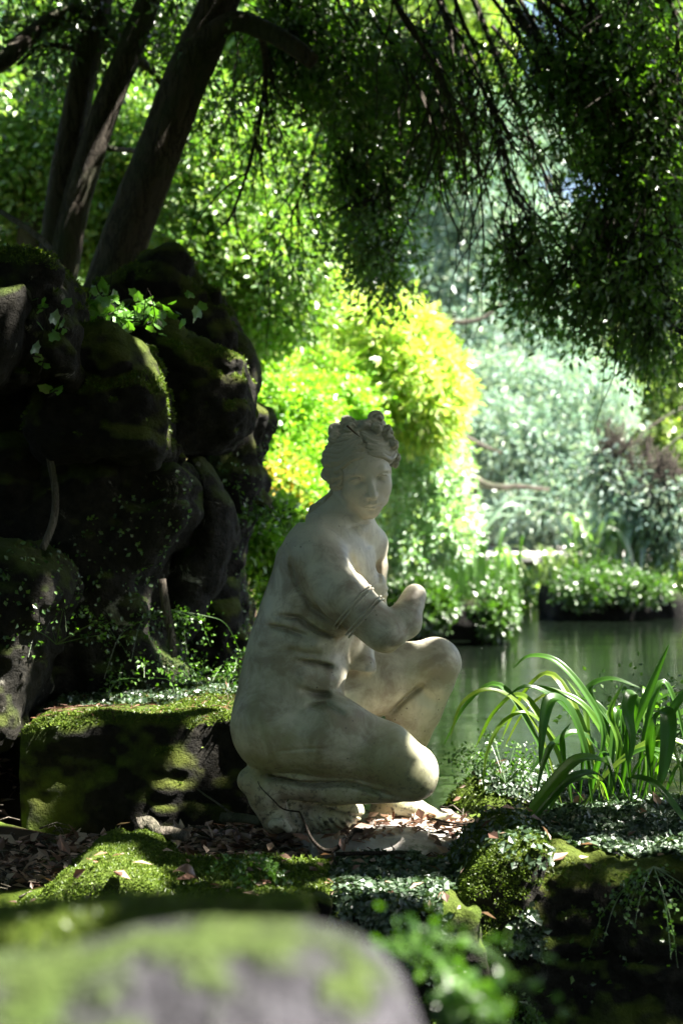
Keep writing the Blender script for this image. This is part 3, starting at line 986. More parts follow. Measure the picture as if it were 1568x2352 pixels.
boulder('boulder', [(540, 940), (575, 905), (600, 930), (614, 968), (600, 1010), (604, 1100), (602, 1160), (578, 1190), (556, 1240), (552, 1330), (560, 1400), (548, 1500), (470, 1540), (420, 1500), (430, 1200), (460, 1060)],
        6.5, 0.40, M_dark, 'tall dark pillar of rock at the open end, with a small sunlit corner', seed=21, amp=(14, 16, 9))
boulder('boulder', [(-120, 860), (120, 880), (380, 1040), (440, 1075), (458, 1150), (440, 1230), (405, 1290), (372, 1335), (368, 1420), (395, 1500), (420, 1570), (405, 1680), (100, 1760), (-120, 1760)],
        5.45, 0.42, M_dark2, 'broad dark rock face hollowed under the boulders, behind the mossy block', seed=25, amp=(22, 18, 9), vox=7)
boulder('boulder', [(430, 1060), (470, 1050), (505, 1110), (530, 1170), (545, 1240), (520, 1300), (480, 1380), (430, 1470), (390, 1480), (385, 1320), (440, 1230), (455, 1150)],
        5.7, 0.2, M_dark2, 'ragged pale-streaked rock rib between the dark face and the end pillar', seed=27, amp=(10, 9, 5))
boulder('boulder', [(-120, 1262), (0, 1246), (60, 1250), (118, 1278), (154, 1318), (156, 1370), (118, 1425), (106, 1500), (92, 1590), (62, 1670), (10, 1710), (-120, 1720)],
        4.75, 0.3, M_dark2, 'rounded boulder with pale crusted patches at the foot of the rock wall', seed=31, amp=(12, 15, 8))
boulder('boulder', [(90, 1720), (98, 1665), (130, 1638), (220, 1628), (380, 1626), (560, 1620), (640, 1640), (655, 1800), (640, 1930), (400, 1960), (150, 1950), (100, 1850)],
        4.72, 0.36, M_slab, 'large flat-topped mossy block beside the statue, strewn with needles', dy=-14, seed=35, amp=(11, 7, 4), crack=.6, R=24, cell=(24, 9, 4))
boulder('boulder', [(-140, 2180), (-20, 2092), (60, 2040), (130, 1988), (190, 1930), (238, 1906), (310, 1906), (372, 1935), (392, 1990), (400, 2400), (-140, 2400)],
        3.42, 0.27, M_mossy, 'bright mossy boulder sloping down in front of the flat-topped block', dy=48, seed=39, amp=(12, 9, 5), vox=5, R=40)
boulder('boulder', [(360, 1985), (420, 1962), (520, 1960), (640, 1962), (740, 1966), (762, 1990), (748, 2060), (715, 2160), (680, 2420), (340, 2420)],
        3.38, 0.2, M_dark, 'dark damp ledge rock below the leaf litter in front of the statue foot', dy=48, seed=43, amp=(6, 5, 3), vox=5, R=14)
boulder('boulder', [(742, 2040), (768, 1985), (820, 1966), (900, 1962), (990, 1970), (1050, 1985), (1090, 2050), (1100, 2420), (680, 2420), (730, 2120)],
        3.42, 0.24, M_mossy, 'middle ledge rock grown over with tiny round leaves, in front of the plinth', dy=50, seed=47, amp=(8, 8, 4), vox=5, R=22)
boulder('boulder', [(1000, 2060), (1040, 1975), (1090, 1905), (1140, 1868), (1200, 1855), (1235, 1875), (1225, 1930), (1190, 2010), (1120, 2080), (1040, 2090)],
        3.45, 0.2, M_mossy, 'small rounded hump of yellow-green moss beside the tip of the plinth', dy=38, seed=51, amp=(5, 4, 2.5), vox=5, R=36)
boulder('boulder', [(1040, 2110), (1130, 1965), (1200, 1895), (1260, 1866), (1350, 1862), (1460, 1858), (1590, 1850), (1680, 1880), (1680, 2060), (1600, 2170), (1560, 2260), (1535, 2440), (1020, 2440)],
        3.62, 0.36, M_mossy, 'big dark rock under the strap-leaved plant, covered in small creeping leaves', dy=52, seed=55, amp=(12, 14, 8), vox=6, R=30)
boulder('boulder', [(1030, 1830), (1080, 1768), (1140, 1745), (1240, 1738), (1330, 1760), (1430, 1780), (1480, 1860), (1400, 1900), (1030, 1900)],
        4.75, 0.2, M_mossy, 'low shore rock between the raised knee side of the statue and the water', dy=20, seed=59, amp=(7, 6, 3), vox=6, R=40, taper=0.5)
boulder('boulder', [(-300, 2230), (-60, 2215), (120, 2195), (300, 2160), (450, 2140), (610, 2138), (740, 2150), (850, 2190), (925, 2265), (965, 2350), (990, 2460), (980, 2700), (-300, 2700)],
        0.80, 0.14, M_fore, 'big grey-violet rock with moss spots, very near and out of focus', crack=0, seed=63, amp=(14, 7, 3), vox=13, R=110, cell=(20, 7, 4), taper=0.55)
boulder('boulder', [(-300, 2140), (-50, 2092), (120, 2085), (300, 2075), (480, 2080), (640, 2085), (720, 2120), (740, 2600), (-300, 2600)],
        1.15, 0.14, M_mossy, 'blurred dark green mossy rock just behind the near grey-violet one', seed=67, amp=(14, 7, 3), vox=11, R=80, cell=(20, 7, 4), taper=0.5)
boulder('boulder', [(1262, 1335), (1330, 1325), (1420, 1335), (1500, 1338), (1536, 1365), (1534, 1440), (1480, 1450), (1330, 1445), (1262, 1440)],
        19.3, 0.8, M_rock_shade, 'dark planted rock islet standing in the pond before the far wall', crack=.15, seed=71, amp=(7, 5, 3), vox=5, R=25, cat='rock')
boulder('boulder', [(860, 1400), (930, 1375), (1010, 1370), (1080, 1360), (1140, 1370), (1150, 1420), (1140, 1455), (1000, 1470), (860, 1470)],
        16.3, 0.9, M_rock_shade, 'low dark rocks edging the planted bank behind the broken forearm', crack=0, seed=79, amp=(8, 4, 3), vox=5, R=30, cat='rock')
# ------------------------------------------------------------------ trees, canopy, distant planting
M_bark = bark_mat('dark_bark', (0.06, 0.05, 0.04), (0.13, 0.11, 0.085))
M_twig = bark_mat('twig_bark', (0.03, 0.024, 0.018), (0.05, 0.04, 0.03), 30)
M_palebark = bark_mat('pale_bark', (0.12, 0.10, 0.08), (0.21, 0.18, 0.145))
M_redbark = bark_mat('red_bark', (0.09, 0.05, 0.035), (0.16, 0.09, 0.06))
M_can = foliage_mat('canopy_leaf', [(0.045, 0.10, 0.012), (0.06, 0.14, 0.014), (0.03, 0.07, 0.012)], 0.5, 0.10)
M_hang = foliage_mat('hanging_leaf', [(0.09, 0.22, 0.015), (0.16, 0.34, 0.03), (0.06, 0.14, 0.015), (0.12, 0.26, 0.03)], 0.55, 0.12)
M_mid = foliage_mat('green_leaf', [(0.12, 0.27, 0.03), (0.20, 0.36, 0.06), (0.08, 0.20, 0.03), (0.30, 0.42, 0.12)], 0.5, 0.10)
M_lime = foliage_mat('lime_leaf', [(0.26, 0.48, 0.05), (0.40, 0.60, 0.10), (0.18, 0.40, 0.03)], 0.5, 0.08)
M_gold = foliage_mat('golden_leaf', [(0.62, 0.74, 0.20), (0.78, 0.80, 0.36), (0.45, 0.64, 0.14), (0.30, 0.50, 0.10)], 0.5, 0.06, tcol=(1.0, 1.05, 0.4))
M_silver = foliage_mat('silver_leaf', [(0.25, 0.36, 0.31), (0.40, 0.51, 0.46), (0.16, 0.26, 0.19), (0.32, 0.40, 0.24)], 0.4, 0.05, tcol=(.9, 1.1, .85))
M_pale = foliage_mat('pale_leaf', [(0.40, 0.56, 0.38), (0.60, 0.72, 0.58), (0.24, 0.44, 0.20)], 0.45, 0.14)
M_olive = foliage_mat('olive_leaf', [(0.26, 0.38, 0.10), (0.38, 0.48, 0.13), (0.16, 0.26, 0.07)], 0.5, 0.08)
M_orange = foliage_mat('amber_leaf', [(0.50, 0.32, 0.06), (0.60, 0.45, 0.10), (0.30, 0.42, 0.06), (0.22, 0.38, 0.05)], 0.5, 0.05, tcol=(1, .9, .4))
M_deepg = foliage_mat('dark_green_leaf', [(0.06, 0.15, 0.02), (0.10, 0.22, 0.03), (0.04, 0.09, 0.015)], 0.45, 0.10)
M_deep = foliage_mat('deep_leaf', [(0.03, 0.07, 0.015), (0.05, 0.10, 0.02)], 0.4, 0.08)

SV = np.array(SUN)
WINDOWS = []          # gaps cut through the leaves to place sun patches: (point the sun reaches, radius)
def win(px, py, Y, r): WINDOWS.append((at(px, py, Y), r))
for a in [(872, 1285, 4.17, .028), (866, 1350, 4.1, .022), (1000, 1468, 4.18, .058), (1035, 1485, 4.18, .035), (940, 1472, 4.16, .04), (965, 1706, 3.93, .028), (925, 1678, 3.93, .028), (865, 1636, 3.95, .022), (955, 1360, 3.87, .018),
          (1000, 1880, 4.1, .12), (1090, 1880, 3.95, .07), (860, 1900, 3.85, .05), (700, 1965, 3.58, .04),
          (450, 1905, 3.9, .04), (350, 1900, 3.7, .06), (230, 1950, 3.35, .12), (300, 1950, 3.2, .12), (120, 2010, 3.35, .10),
          (200, 1625, 4.6, .12), (350, 1625, 4.6, .12), (500, 1625, 4.6, .08), (130, 1652, 4.5, .05), (250, 1630, 4.7, .09), (450, 1625, 4.75, .09), (475, 1700, 4.38, .06), (480, 1615, 4.9, .12), (330, 1618, 4.9, .10), (545, 1690, 4.4, .04),
          (40, 1850, 4.25, .12), (90, 1890, 4.2, .12), (20, 1800, 4.5, .1), (-10, 1880, 4.2, .12),
          (860, 1985, 3.3, .07), (960, 1980, 3.3, .06), (1080, 1990, 3.25, .07), (1150, 1910, 3.3, .06), (1180, 1990, 3.25, .06), (1260, 1930, 3.3, .05), (1340, 1900, 3.4, .05), (1460, 1900, 3.4, .05), (1540, 1930, 3.4, .06), (1120, 2120, 3.25, .06),
          (1350, 1650, 4.0, .16), (1480, 1650, 4.0, .16), (1430, 1780, 4.0, .12), (1250, 1600, 4.0, .10), (1150, 1620, 4.0, .08), (1540, 1600, 4.0, .12),
          (1150, 1790, 4.6, .13), (1080, 1850, 4.3, .09), (1240, 1770, 4.7, .10),
          (260, 712, 4.9, .10), (330, 740, 5.0, .07), (200, 705, 4.9, .06), (270, 790, 4.9, .06), (330, 845, 4.8, .08), (360, 900, 4.8, .08), (384, 960, 4.85, .06), (420, 765, 5.3, .06), (480, 808, 5.3, .08), (530, 848, 5.3, .08), (570, 890, 5.35, .06), (590, 940, 6.2, .09),
          (395, 1060, 5.2, .05), (70, 1480, 4.5, .06), (50, 1600, 4.5, .07), (90, 1560, 4.5, .05), (100, 640, 4.5, .06), (20, 700, 4.25, .04),
          (490, 1500, 5.3, .12), (430, 1590, 5.3, .10), (380, 1360, 5.2, .05), (395, 1450, 5.3, .04),
          (150, 2200, .85, .05), (400, 2180, .85, .06), (600, 2200, .85, .07), (800, 2250, .85, .07), (300, 2300, .8, .06), (560, 2310, .8, .06), (60, 2290, .8, .05), (880, 2320, .8, .05), (1000, 2110, 1.22, .06), (850, 2140, 1.22, .06), (1120, 2090, 1.2, .06),
          (130, 2075, 1.1, .03), (100, 2250, .78, .09), (300, 2230, .78, .09), (500, 2220, .78, .10), (700, 2230, .78, .10), (850, 2290, .78, .09), (200, 2330, .75, .06), (600, 2330, .75, .07)]:
    win(*a)
WIN_P = np.array([w[0] for w in WINDOWS]); WIN_R = np.array([w[1] for w in WINDOWS])
def sun_gap(P, pad=0.0):
    keep = np.ones(len(P), bool)
    for p, r in zip(WIN_P, WIN_R):
        d = P - p
        t = d @ SV
        q = d - t[:, None] * SV
        keep &= ~((t > 0.3) & ((q * q).sum(1) < (r * 1.05 + pad)**2))
    return keep

def frame_xy(P):
    """where points fall in the picture (to keep the overhead crown out of open view)"""
    Y = np.maximum(P[:, 1], 0.05)
    return 784 + P[:, 0] / Y * FPX, 1176 - (P[:, 2] - CAMZ) / Y * FPX

def crown_obj(name, E, n_tw, per, tl, L, W, droop, mat, parent, seed, gap=0.35, freq=2.2, shell=0.45, keepf=None, twigs=0, twig_mat=None, up=0.6, out=0.6, twr=0.004, stuff=False, sunny=0.0):
    rng = np.random.default_rng(seed)
    P, A, TP, TD = crown_points(E, n_tw, per, tl, droop, rng, shell, gap, freq, seed, out)
    if keepf is not None:
        k = keepf(P + A * L * .5, L * .2)
        P = P[k]; A = A[k]
    s = rng.uniform(0.7, 1.25, len(P))
    Nb = None
    if sunny:
        Nb = rng.normal(size=P.shape) * .8 + np.array([0, 0, up]) + SV * sunny
    V, F = leaves(P, A, L * s, W * s, rng, up=up, Nrm=Nb)
    o = link(name, np_mesh(name, V - np.array(parent.location), F, False), mat, parent)
    o.location = parent.location; o.matrix_parent_inverse = Matrix.Translation(-Vector(parent.location))
    if stuff: o['kind'] = 'stuff'
    if twigs:
        a = Acc()
        n = min(twigs, len(TP))
        for i in range(n):
            p0 = TP[i]; d = TD[i]
            pts = [p0 - d * tl * 0.8 + np.array([0, 0, .1 * tl]), p0, p0 + d * tl * .6, p0 + d * tl + np.array([0, 0, -0.2 * droop * tl])]
            a.add(*tube(np.array(pts), [twr, twr * .8, twr * .5, twr * .2], 4))
        o2 = link('twigs', a.mesh('twigs'), twig_mat or M_twig, parent)
        o2['kind'] = 'stuff'
        o2.location = (0, 0, 0); o2.matrix_parent_inverse = Matrix.Translation(-Vector(parent.location))
    return o

def wtube(name, pts, rads, mat, parent, sides=10, rough=0.0, seed=0, sub=5):
    rng = np.random.default_rng(seed)
    a = Acc(); a.add(*tube(smooth_path(pts, sub), rads, sides, rough, rng))
    o = link(name, a.mesh(name), mat, parent)
    o.matrix_parent_inverse = Matrix.Translation(-Vector(parent.location))
    return o

def px_ell(px, py, Y, rx, ry, rd, w=1.0):
    """ellipsoid given by picture centre and picture radii at depth Y, rd = depth radius (m)"""
    k = Y / FPX
    return (at(px, py, Y), np.array([rx * k, rd, ry * k]), w * rx * ry)

# ---- the leaning tree on the left: its crown arches over the statue
lt = empty('leaning_tree', at(250, 700, 7.0).tolist(), 'thickest dark trunk, leaning right above the rock wall, its leafy crown arching over the statue', 'tree')
T_top = [at(505, 0, 7.0), np.array([-0.3, 6.9, 4.1]), np.array([0.15, 6.6, 4.9]), np.array([0.5, 6.2, 5.6])]
wtube('trunk', [at(195, 800, 7.0), at(240, 690, 7.0), at(300, 520, 7.0), at(365, 350, 7.0), at(425, 190, 7.0), at(470, 90, 7.0)] + T_top, [.125, .115, .11, .108, .105, .10, .09, .075, .06, .04], M_bark, lt, 14, 0.06, 1)
wtube('limb', [at(455, 110, 6.95), at(530, 50, 6.9), at(610, 70, 6.85), at(680, 110, 6.8), at(722, 145, 6.8)], [.06, .05, .045, .042, .036], M_bark, lt, 10, 0.05, 2)
BR = [  # picture points (px, py, Y), radii
    ([(1080, -140, 7.6), (1170, 0, 7.6), (1250, 130, 7.5), (1330, 235, 7.4), (1400, 320, 7.4), (1445, 358, 7.4), (1415, 440, 7.4), (1405, 560, 7.4), (1425, 680, 7.4)], [.034, .03, .026, .022, .016, .011, .009, .006]),
    ([(960, -160, 7.8), (1010, 0, 7.8), (1062, 150, 7.8), (1090, 280, 7.8), (1102, 420, 7.8), (1112, 560, 7.8)], [.026, .022, .018, .010, .006, .004]),
    ([(1040, -120, 8.0), (1100, 30, 8.0), (1160, 180, 8.0), (1210, 300, 8.0), (1265, 440, 8.0), (1310, 560, 8.0), (1330, 690, 8.0)], [.020, .018, .014, .011, .009, .006, .003]),
    ([(1170, -60, 7.2), (1280, 10, 7.2), (1360, 60, 7.2), (1420, 140, 7.2), (1500, 300, 7.2), (1590, 400, 7.2)], [.014, .013, .011, .009, .007, .005]),
    ([(1270, 145, 7.5), (1350, 165, 7.3), (1440, 220, 7.2), (1520, 290, 7.0), (1600, 340, 7.0)], [.016, .012, .010, .007, .005]),
    ([(770, -100, 8.2), (830, 80, 8.2), (880, 150, 8.2), (930, 230, 8.2), (960, 330, 8.2), (965, 430, 8.2)], [.020, .016, .012, .008, .006, .004]),
    ([(600, 70, 6.9), (610, 150, 7.2), (600, 260, 7.3), (560, 420, 7.4), (520, 520, 7.4)], [.020, .016, .012, .008, .005]),
    ([(690, -60, 8.4), (720, 100, 8.4), (740, 250, 8.4), (700, 420, 8.4), (640, 560, 8.4)], [.018, .013, .009, .006, .004]),
    ([(1130, 60, 8.0), (1190, 140, 7.9), (1250, 240, 7.8), (1330, 330, 7.8), (1400, 420, 7.8), (1500, 560, 7.8), (1560, 680, 7.8)], [.012, .010, .008, .006, .004, .003]),
    ([(1405, 360, 7.4), (1470, 400, 7.3), (1530, 500, 7.3), (1560, 620, 7.3)], [.012, .009, .006, .004]),
    ([(1060, 130, 7.8), (1130, 250, 7.8), (1150, 380, 7.8), (1200, 480, 7.8), (1250, 620, 7.8)], [.010, .008, .006, .004, .003]),
]
for i, (pts, rr_) in enumerate(BR):
    wtube('branch', [at(*p) for p in pts], rr_, M_bark, lt, 7, 0.05, 20 + i)
rgb = np.random.default_rng(5)
for i in range(13):
    x0 = 800 + i * 58 + rgb.uniform(-20, 20); Y0 = rgb.uniform(7.0, 7.6); sl = rgb.uniform(.25, .75)
    n_ = rgb.integers(5, 8); pts_ = [(x0 + sl * k_ * 95 + rgb.normal() * 12 - (k_ > 4) * 30 * (k_ - 4), -70 + k_ * 100 + rgb.normal() * 10, Y0 + rgb.normal() * .04) for k_ in range(n_)]
    BR.append((pts_, [.013, .011, .009, .006, .003]))
    wtube('branch', [at(*p) for p in pts_], BR[-1][1], M_bark, lt, 6, 0.05, 60 + i)
# fine pendant twigs branching off the main branches
a = Acc(); rgt = np.random.default_rng(77)
for pts, rr_ in BR:
    Pp = smooth_path([at(*p) for p in pts], 6)
    for _ in range(16):
        i = rgt.integers(3, len(Pp) - 1)
        d = unit(Pp[i] - Pp[i - 1]) + rgt.normal(size=3) * 0.45 + np.array([0, 0, -0.2])
        L_ = rgt.uniform(.25, .9)
        q = [Pp[i]]
        for k_ in range(5):
            d = unit(d) + rgt.normal(size=3) * 0.18 + np.array([0, 0, -0.15])
            q.append(q[-1] + unit(d) * L_ / 5)
        a.add(*tube(smooth_path(q, 2), [.006, .0045, .003, .0015], 4))
tw = link('twigs', a.mesh('twigs'), M_bark, lt); tw['kind'] = 'stuff'
tw.matrix_parent_inverse = Matrix.Translation(-Vector(lt.location))
# hanging part of the crown that the photograph shows
E = [px_ell(640, 60, 7.6, 240, 160, .7, 1.0), px_ell(780, 200, 8.0, 170, 130, .7, 1.2), px_ell(800, 380, 8.2, 150, 130, .6, 1.2), px_ell(850, 510, 8.2, 95, 80, .5, .9), px_ell(875, 610, 8.2, 36, 56, .25, 1.2),
     px_ell(560, 300, 7.8, 130, 150, .6, .55), px_ell(650, 500, 8.0, 80, 100, .4, .5),
     px_ell(980, 120, 8.0, 150, 150, .7, 1.1), px_ell(1000, 300, 8.2, 90, 90, .5, .9), px_ell(1120, 60, 7.9, 120, 110, .6, 1.0),
     px_ell(1220, 120, 7.6, 150, 110, .6, .65), px_ell(1240, 330, 7.8, 140, 120, .6, .7), px_ell(1400, 130, 7.3, 170, 150, .8, .9), px_ell(1480, 330, 7.3, 130, 140, .7, .7),
     px_ell(1150, 430, 7.9, 110, 90, .5, .8), px_ell(1090, 260, 8.0, 100, 90, .5, 1.0), px_ell(1220, 520, 7.8, 90, 50, .4, .7), px_ell(1440, 480, 7.4, 130, 90, .6, .8), px_ell(1480, 620, 7.3, 110, 100, .6, .9), px_ell(1380, 640, 7.4, 130, 80, .5, 1.0), px_ell(1190, 590, 7.6, 50, 50, .3, 1.0),
     px_ell(1500, 760, 7.4, 90, 60, .5, 1.0), px_ell(1260, 640, 7.6, 60, 50, .4, .7)]
def hang_keep(P, pad=0.0):
    return sun_gap(P, pad)
crown_obj('crown', [(e[0], e[1] * 1.14, e[2]) for e in E], 6000, 7, .26, .046, .021, .8, M_hang, lt, 101, gap=0.48, freq=5.0, shell=1.0, sunny=.3, keepf=hang_keep, twigs=1800)
# overhead crown out of the frame, extended and thickened to shade the statue
def over_keep(P, pad=0.0):
    x, y = frame_xy(P)
    vis = (P[:, 1] > 0.1) & (y > -40)
    return sun_gap(P, pad) & ~vis
E2 = [(np.array([1.5, 5.2, 4.6]), np.array([3.0, 3.2, .85]), 10.), (np.array([4.2, 5.4, 4.6]), np.array([1.6, 3.0, .9]), 3.5), (np.array([-1.4, 5.4, 4.7]), np.array([1.9, 2.6, .8]), 4.), (np.array([1.2, 1.6, 3.9]), np.array([3.0, 2.8, .7]), 9.), (np.array([-2.0, 1.2, 3.9]), np.array([2.4, 3.0, .7]), 5.),
      (np.array([6.4, 5.0, 3.9]), np.array([1.6, 3.4, 1.2]), 5.), (np.array([5.4, 1.2, 3.4]), np.array([1.8, 2.6, 1.2]), 5.)]
crown_obj('crown', E2, 33000, 9, .30, .11, .06, .3, M_can, lt, 102, gap=0.02, freq=1.6, shell=.9, keepf=over_keep)
wtube('limb', [np.array([-.3, 6.9, 4.1]), np.array([.6, 5.6, 4.6]), np.array([1.4, 4.2, 4.8]), np.array([1.6, 2.0, 4.6])], [.07, .06, .05, .03], M_bark, lt, 8, .05, 5)
wtube('limb', [np.array([0.15, 6.6, 4.9]), np.array([1.6, 6.9, 5.0]), np.array([3.0, 7.0, 4.8]), np.array([4.5, 6.4, 4.7])], [.06, .05, .04, .03], M_bark, lt, 8, .05, 6)

# ---- twin-stemmed tree
tt = empty('twin_stemmed_tree', at(125, 640, 7.6).tolist(), 'dark tree whose two slim trunks part just above the topmost mossy boulder', 'tree')
wtube('trunk', [at(105, 760, 7.6), at(118, 620, 7.6), at(135, 470, 7.6), at(165, 300, 7.6), at(195, 150, 7.6), at(228, 0, 7.6), at(250, -200, 7.6), at(270, -420, 7.6)], [.085, .08, .078, .075, .072, .068, .06, .04], M_bark, tt, 12, .06, 8)
wtube('trunk', [at(125, 760, 7.55), at(145, 620, 7.55), at(180, 450, 7.55), at(240, 260, 7.5), at(300, 110, 7.5), at(345, -10, 7.5), at(400, -200, 7.5), at(450, -400, 7.5)], [.085, .08, .075, .07, .066, .06, .05, .035], M_bark, tt, 12, .06, 9)
wtube('branch', [at(190, 20, 7.6), at(120, 45, 7.5), at(60, 90, 7.4), at(20, 130, 7.3), at(-60, 190, 7.2)], [.045, .042, .045, .045, .04], M_bark, tt, 9, .08, 10)
wtube('branch', [at(188, 120, 7.6), at(140, 105, 7.6), at(90, 108, 7.5), at(40, 150, 7.5)], [.02, .016, .012, .01], M_bark, tt, 7, .05, 11)
wtube('branch', [at(255, 70, 7.6), at(310, 130, 7.8), at(370, 190, 8.0), at(430, 330, 8.2)], [.03, .026, .02, .012], M_bark, tt, 7, .05, 12)
wtube('branch', [at(250, 340, 7.6), at(330, 350, 8.0), at(420, 370, 8.4)], [.016, .012, .008], M_bark, tt, 7, .05, 13)
wtube('branch', [at(0, 485, 6.2), at(55, 520, 6.1), at(105, 560, 6.0), at(130, 600, 5.9), at(142, 640, 5.8)], [.012, .014, .015, .014, .013], M_palebark, tt, 7, .05, 14)
E = [px_ell(60, 60, 7.8, 200, 120, .6, .35), px_ell(300, 60, 8.0, 160, 110, .6, 1.0), px_ell(20, 560, 7.0, 90, 80, .4, .4), (np.array([-2.2, 6.8, 4.6]), np.array([2.0, 2.0, .8]), 260000.)]
crown_obj('crown', E, 4200, 9, .2, .052, .026, .4, M_can, tt, 110, gap=.4, freq=4.0, keepf=sun_gap, twigs=400)

# ---- planting behind, one thing each
def plant(name, label, cat, E, n_tw, per, tl, L, W, droop, mat, seed, trunk=None, tmat=None, tmat2=None, group=None, stems=None, **kw):
    kw.setdefault('sunny', .8)
    n_tw = int(n_tw * 1.35); L *= 1.1; W *= 1.15
    c = E[0][0]
    zb = 0.3 if c[1] > 22 else -0.2
    if trunk: b = trunk[0][0]
    else: b = [c[0], c[1], zb]
    r = empty(name, [float(v) for v in b], label, cat, group)
    if trunk:
        wtube('trunk', trunk[0], trunk[1], tmat or M_bark, r, 9, .08, seed)
    for q in (stems or []):
        wtube('branch', q[0], q[1], tmat2 or tmat or M_bark, r, 7, .05, seed + 3)
    crown_obj('crown' if trunk else 'foliage', E, n_tw, per, tl, L, W, droop, mat, r, seed, **kw)
    return r
PE = px_ell
def tr(*p): return [at(*q) for q in p]

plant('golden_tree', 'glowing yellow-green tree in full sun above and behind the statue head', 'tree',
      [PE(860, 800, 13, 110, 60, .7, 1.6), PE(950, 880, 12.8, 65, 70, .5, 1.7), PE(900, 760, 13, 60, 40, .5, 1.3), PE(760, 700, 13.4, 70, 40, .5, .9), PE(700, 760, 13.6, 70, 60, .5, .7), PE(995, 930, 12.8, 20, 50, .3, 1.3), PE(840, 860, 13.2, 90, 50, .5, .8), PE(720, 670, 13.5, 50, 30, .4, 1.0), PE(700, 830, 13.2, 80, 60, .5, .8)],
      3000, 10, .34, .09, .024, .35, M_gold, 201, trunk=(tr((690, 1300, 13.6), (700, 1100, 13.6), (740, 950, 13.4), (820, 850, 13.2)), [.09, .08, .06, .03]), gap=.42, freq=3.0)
plant('small_leaved_tree', 'sunny mid-green tree directly behind the two slim trunks', 'tree',
      [PE(120, 300, 12, 200, 200, 1.2, 1), PE(60, 520, 12, 160, 130, 1, .9), PE(260, 480, 12.5, 160, 160, 1, .9), PE(330, 250, 13, 150, 160, 1, .7), PE(150, 60, 12.5, 250, 140, 1, .8)],
      6200, 9, .3, .062, .032, .3, M_mid, 202, trunk=(tr((60, 760, 12.3), (70, 500, 12.2), (120, 250, 12.1)), [.12, .1, .05]), gap=.4, freq=2.2)
plant('small_leaved_tree', 'broad green tree filling the gap between the leaning trunk and the golden tree', 'tree',
      [PE(520, 460, 11.5, 170, 180, 1, 1), PE(480, 640, 11, 160, 110, .8, .9), PE(620, 620, 11.2, 110, 130, .7, .9), PE(640, 380, 12, 140, 160, 1, .8), PE(430, 330, 12, 130, 150, 1, .7), PE(590, 780, 10.5, 70, 90, .5, .9)],
      7400, 9, .28, .054, .028, .4, M_mid, 203, trunk=(tr((470, 900, 11.6), (500, 650, 11.5), (560, 450, 11.5)), [.10, .08, .04]), gap=.42, freq=2.6, twigs=500)
plant('tall_feathery_tree', 'tall hazy grey-green tree rising behind the hanging branches, centre of the far bank', 'tree',
      [PE(1060, 620, 31, 150, 130, 2, 1), PE(1090, 440, 31, 130, 130, 2, .8), PE(1200, 700, 31, 130, 110, 2, 1), PE(1180, 540, 31, 110, 110, 2, .8), PE(1010, 780, 31, 110, 100, 2, .8), PE(1250, 820, 31, 130, 90, 2, .8), PE(980, 560, 32, 100, 110, 2, .8), PE(1090, 760, 30, 110, 90, 1.6, 1), PE(1150, 300, 32, 150, 120, 2, .6)],
      5600, 12, .8, .18, .045, 1.0, M_silver, 204, trunk=(tr((1150, 1260, 31), (1160, 900, 31), (1150, 600, 31), (1145, 350, 31)), [.3, .26, .2, .1]), tmat=M_redbark, gap=.4, freq=1.0)
plant('weeping_silver_tree', 'silvery weeping tree leaning over the far bank, right of the statue head', 'tree',
      [PE(1130, 980, 26, 130, 90, .9, 1), PE(1260, 1010, 26, 120, 100, .9, 1.1), PE(1180, 880, 27, 140, 80, .9, 1), PE(1340, 1110, 25.5, 110, 80, .8, 1.1), PE(1220, 1130, 25.5, 110, 60, .8, .9), PE(1330, 900, 27, 110, 90, 1.6, .9), PE(1080, 860, 27.5, 70, 80, 1.2, .6)],
      5200, 12, .60, .13, .034, 1.2, M_silver, 205, trunk=(tr((1130, 1262, 28.6), (1100, 1190, 28), (1070, 1110, 27), (1050, 1040, 26.5), (1080, 960, 26)), [.22, .18, .13, .1, .05]), tmat=M_redbark,
      tmat2=M_palebark, stems=[(tr((1050, 1070, 24.6), (1120, 1115, 24.3), (1200, 1118, 24.1), (1260, 1125, 24)), [.07, .06, .04, .03]), (tr((1060, 1000, 24.8), (1100, 1020, 24.2), (1150, 1040, 24)), [.05, .04, .02]),
             (tr((980, 720, 26.5), (1050, 740, 26.2), (1110, 730, 26), (1150, 700, 26)), [.05, .05, .04, .02]), (tr((990, 780, 26.5), (1040, 745, 26.3), (1070, 735, 26.2)), [.04, .03, .02])], gap=.36, freq=1.1)
plant('olive_green_tree', 'olive green tree with fine hanging twigs at the right edge of the far bank', 'tree',
      [PE(1440, 930, 30, 120, 100, 1.4, 1), PE(1530, 830, 30, 100, 110, 1.4, 1), PE(1380, 820, 31, 110, 90, 1.4, .9), PE(1540, 1030, 29.5, 90, 90, 1.2, .9), PE(1330, 740, 31, 110, 80, 1.4, .8), PE(1460, 700, 31, 130, 90, 1.4, .8), PE(1450, 1080, 29.5, 90, 80, 1, .8)],
      5600, 10, .6, .15, .056, .8, M_olive, 206, trunk=(tr((1600, 1250, 30.3), (1590, 1050, 30.3), (1530, 850, 30.2)), [.22, .18, .08]), gap=.4, freq=1.1, twigs=900, twr=.014)
